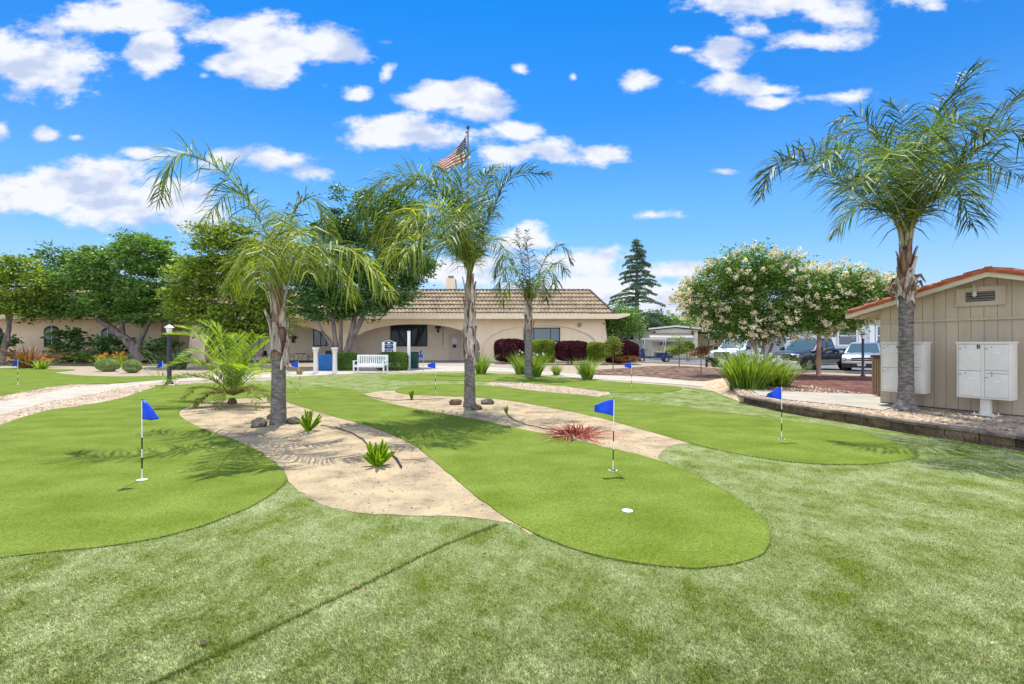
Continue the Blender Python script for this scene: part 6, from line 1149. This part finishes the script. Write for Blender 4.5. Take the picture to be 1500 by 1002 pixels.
def cabin(t, belt, roof, zb, zr_, mat, splits=(.5,), rear=True):
    """belt/roof = (x_rear, x_front, halfwidth)"""
    b0, b1, bw = belt; r0, r1, rw_ = roof; B = [(b1, bw, zb), (b1, -bw, zb), (b0, -bw, zb), (b0, bw, zb)]; Rr = [(r1, rw_, zr_), (r1, -rw_, zr_), (r0, -rw_, zr_), (r0, rw_, zr_)]
    m = MB(); mid = [((a[0]*.03+c[0]*.97), (a[1]*.03+c[1]*.97), c[2]-.03) for a, c in zip(B, Rr)]; inn = [(p[0]*.93+.07*(r0+r1)/2, p[1]*.86, zr_+.035) for p in Rr]
    m.add(B+mid+inn, [(i, (i+1) % 4, (i+1) % 4+4, i+4) for i in range(4)]+[(i+4, (i+1) % 4+4, (i+1) % 4+8, i+8) for i in range(4)]+[(8, 9, 10, 11)]); c = m.build('cabin', mat, t, smooth=True, ang=50)
    def pane(p, q, r, s, u0, u1, v0, v1, name, off):
        p, q, r, s = map(Vector, (p, q, r, s)); g_ = lambda u, v: p.lerp(q, u).lerp(s.lerp(r, u), v); nr = (q-p).cross(s-p).normalized(); 
        if nr.dot(((p+r)/2)-Vector(((b0+b1)/2, 0, zb))) < 0: nr = -nr
        MB().add([tuple(g_(u, v)+nr*off) for u, v in ((u0, v0), (u1, v0), (u1-(.0), v1), (u0, v1))]+[tuple(g_(u, v)+nr*.002) for u, v in ((u0, v0), (u1, v0), (u1, v1), (u0, v1))], [(0, 1, 2, 3), (0, 4, 5, 1), (1, 5, 6, 2), (2, 6, 7, 3), (3, 7, 4, 0)]).build(name, m_wsg, c)
    pane(B[0], B[1], Rr[1], Rr[0], .05, .95, .04, .93, 'windscreen', .012); pane(B[2], B[3], Rr[3], Rr[2], .08, .92, .12, .88, 'rear_window', .012)
    sp = (0,)+tuple(splits)+(1,)
    for s_ in (1, -1):
        P0, P1 = (b0, s_*bw, zb), (b1, s_*bw, zb); R0, R1 = (r0, s_*rw_, zr_), (r1, s_*rw_, zr_)
        for a, c_ in zip(sp[:-1], sp[1:]): pane(P0, P1, R1, R0, a+.025+(.02 if a == 0 else 0), c_-.025-(.03 if c_ == 1 else 0), .06, .86, 'side_window', .012)
    return c
def truck(loc, rz, pt, label, canopy=False, name='pickup_truck', lower=None):
    t = thing(name, label, 'pickup truck' if not canopy else 'car', loc, rz, 'vehicles parked along the street'); hw_ = .98
    body_loft(t, [(-2.9, .92, .55, .8, 1.22, .0), (-2.82, hw_, .5, .8, 1.27, .0), (-.9, hw_, .5, .8, 1.28, .0), (-.85, hw_, .42, .8, 1.2, .02), (1.0, hw_, .42, .8, 1.18, .03), (1.2, hw_, .45, .8, 1.17, .06), (2.3, .96, .5, .85, 1.12, .05), (2.72, .92, .5, .85, 1.04, .04), (2.86, .84, .52, .8, .96, .01)], pt)
    if canopy: cabin(t, (-2.7, 1.15, .90), (-2.35, .35, .76), 1.19, 1.86, pt, (.3, .62))
    else:
        cabin(t, (-.95, 1.2, .90), (-.75, .45, .76), 1.18, 1.86, pt, (.46,)); MB().box(-2.75, -1.02, -.78, .78, 1.262, 1.292).build('bed_cover', m_plast, t, bevel=.01)
    if lower: 
        for s_ in (1, -1): MB().box(-1.35, 1.35, s_*.955-.03, s_*.955+.035, .46, .66).build('lower_panel', lower, t)
    fr_ = MB().box(2.74, 2.91, -.52, .52, .66, 1.02).build('grille', m_plast, t, bevel=.03); gb_ = MB()
    for z in (.74, .84, .94): gb_.box(2.905, 2.93, -.5, .5, z-.012, z+.012)
    gb_.box(2.9, 2.935, -.54, .54, 1.0, 1.045).box(2.9, 2.935, -.54, .54, .635, .67).box(2.9, 2.935, -.03, .03, .67, 1.0); gb_.build('grille_bars', m_chr, fr_)
    for s_ in (1, -1):
        MB().box(2.66, 2.84, min(s_*.56, s_*.9), max(s_*.56, s_*.9), .80, 1.0).build('headlight', m_hl, t, bevel=.03); MB().box(-2.92, -2.83, min(s_*.78, s_*.94), max(s_*.78, s_*.94), .85, 1.2).build('tail_light', m_red, t, bevel=.01)
        MB().box(.95, 1.12, min(s_*.99, s_*1.22), max(s_*.99, s_*1.22), 1.17, 1.38).build('wing_mirror', m_plast, t, bevel=.03); MB().box(-1.2, 1.2, min(s_*.9, s_*1.05), max(s_*.9, s_*1.05), .34, .40).build('side_step', m_chr, t)
        for x in (-.05, -.9, 1.05): MB().box(x-.006, x+.006, min(s_*.976, s_*.986), max(s_*.976, s_*.986), .5, 1.14).build('door_seam', m_plast, t)
        for x in (.1, -.75): MB().box(x-.1, x+.1, min(s_*.98, s_*1.01), max(s_*.98, s_*1.01), 1.03, 1.06).build('door_handle', m_chr, t)
    MB().box(2.78, 3.04, -.94, .94, .42, .62).build('bumper', m_chr if not canopy else m_plast, t, bevel=.04); MB().box(-3.02, -2.86, -.92, .92, .45, .64).build('bumper', m_chr, t, bevel=.03); MB().box(3.04, 3.055, -.2, .2, .45, .58).build('number_plate', m_plate, t)
    for x in (-1.85, 1.85):
        for s_ in (1, -1):
            wheel(t, x, s_*.86, .41, .28); n = 20; ar = MB(); ring = lambda r_, yy: [(x+math.cos(a)*r_, yy, .43+math.sin(a)*r_) for a in np.linspace(-.25, math.pi+.25, n)]
            yo = s_*.99; ar.loft([ring(.44, yo-s_*.12), ring(.44, yo+s_*.012), ring(.52, yo+s_*.012), ring(.52, yo-s_*.12)], closed=False, cap=False); ar.build('wheel_arch', m_plast, t); MB().prism([(p[0], p[2]) for p in ring(.46, 0)], s_*.70, s_*.982, 'y').build('wheel_well', m_plast, t)
    return t
def heading(px, side_deg): th = math.atan2(-1, -((px-750)/F)); return th+R(side_deg)
def gp(px, Y): return Vector(((px-750)/F*Y, Y, .008))
navy = paint('navy_paint_car', (.003, .005, .02), .3); silver = paint('silver_paint', (.50, .52, .54), .6); wht = paint('pale_paint', (.62, .64, .66), .2)
truck(gp(1188, 28.8), heading(1165, -31), navy, 'dark blue pickup truck with a silver lower flank behind the single-trunk crape myrtle', lower=m_chr)
truck(gp(1080, 34.5), heading(1070, -20), wht, 'silver white truck parked leftmost, partly behind the big leafy clump', canopy=True, name='suv')
t = thing('car', 'silver compact crossover facing the camera behind the thin black lamp post', 'car', gp(1266, 27.2), heading(1266, -3), 'vehicles parked along the street')
body_loft(t, [(-2.2, .8, .5, .75, 1.05, 0), (-2.1, .88, .4, .75, 1.08, 0), (-1.0, .91, .3, .75, 1.1, .0), (.9, .91, .3, .75, 1.06, .02), (1.1, .9, .35, .75, 1.05, .05), (1.75, .88, .38, .72, .98, .06), (2.05, .82, .4, .7, .90, .05), (2.2, .70, .42, .7, .80, .02)], silver)
cabin(t, (-2.05, 1.15, .84), (-1.7, .25, .62), 1.06, 1.62, silver, (.3, .62)); MB().box(1.95, 2.27, -.86, .86, .30, .52).build('bumper', m_plast, t, bevel=.06); MB().box(2.02, 2.24, -.88, .88, .52, .66).build('bumper', silver, t, bevel=.06)
g0 = MB().box(2.1, 2.245, -.45, .45, .67, .84).build('grille', m_plast, t, bevel=.02); MB().box(2.24, 2.26, -.47, .47, .73, .76).box(2.24, 2.26, -.47, .47, .83, .86).build('grille_bars', m_chr, g0); MB().box(2.275, 2.285, -.18, .18, .40, .52).build('number_plate', m_plate, t)
for s_ in (1, -1):
    MB().prism([(2.16, .70), (2.16, .84), (1.78, .98), (1.80, .86)], min(s_*.52, s_*.87), max(s_*.52, s_*.87), 'y').build('headlight', m_hl, t, bevel=.02); MB().box(.85, 1.0, min(s_*.9, s_*1.08), max(s_*.9, s_*1.08), 1.06, 1.2).build('wing_mirror', silver, t, bevel=.03)
    MB().tube([(-1.6, s_*.6, 1.67), (-1.5, s_*.6, 1.72), (.1, s_*.6, 1.72), (.2, s_*.6, 1.66)], .02, 6).build('roof_rail', m_plast, t)
    for x in (-1.3, 1.35):
        wheel(t, x, s_*.80, .34, .23); MB().prism([(x+math.cos(a)*.40, .36+math.sin(a)*.40) for a in np.linspace(-.2, math.pi+.2, 16)], min(s_*.66, s_*.915), max(s_*.66, s_*.915), 'y').build('wheel_arch', m_plast, t)
# golf cart
b = P(957, 530.5); t = thing('golf_cart', 'blue golf cart with a white roof and cargo bed parked by the purple shrub', 'golf cart', (b.x, b.y, .008), R(172)); blue = paint('cart_blue', (.010, .028, .12), .2)
MB().prism([(-1.5, .35), (1.35, .35), (1.45, .7), (1.25, 1.08), (.85, 1.2), (.75, .5), (-.1, .5), (-.15, .8), (-.85, .8), (-.9, .62), (-1.5, .62)], -.6, .6, 'y').build('body', blue, t, bevel=.03)
MB().box(-.8, -.1, -.55, .55, .81, .92).build('seat', M('tan_vinyl', (.5, .36, .2), (.56, .42, .26), 6, .6), t, bevel=.03); MB().prism([(-.85, .93), (-.7, .93), (-.8, 1.35), (-.92, 1.35)], -.55, .55, 'y').build('backrest', bpy.data.materials['tan_vinyl'], t, bevel=.02)
MB().box(-1.0, 1.05, -.62, .62, 1.93, 2.0).build('roof', m_white, t, bevel=.02); st = MB()
for s_ in (1, -1): st.tube([(.9, s_*.56, 1.0), (.78, s_*.56, 1.94)], .022, 6); st.tube([(-.85, s_*.56, .8), (-.92, s_*.56, 1.94)], .022, 6)
st.build('strut', m_white, t); MB().add([(.87, -.52, 1.08), (.87, .52, 1.08), (.79, .52, 1.85), (.79, -.52, 1.85)], [(0, 1, 2, 3)]).build('windscreen', glass('cart_screen', (.25, .32, .38), .1), t); MB().box(-2.0, -.95, -.58, .58, .60, 1.02).build('cargo_bed', blue, t, bevel=.02); MB().tube([(.75, .25, .9), (.45, .25, 1.15)], .02, 6).build('steering_column', m_black, t)
for x in (-1.0, 1.0):
    for s_ in (1, -1): wheel(t, x, s_*.55, .24, .2)
for s_ in (1, -1): MB().box(1.3, 1.42, min(s_*.3, s_*.5), max(s_*.3, s_*.5), .68, .8).build('headlight', m_hl, t)
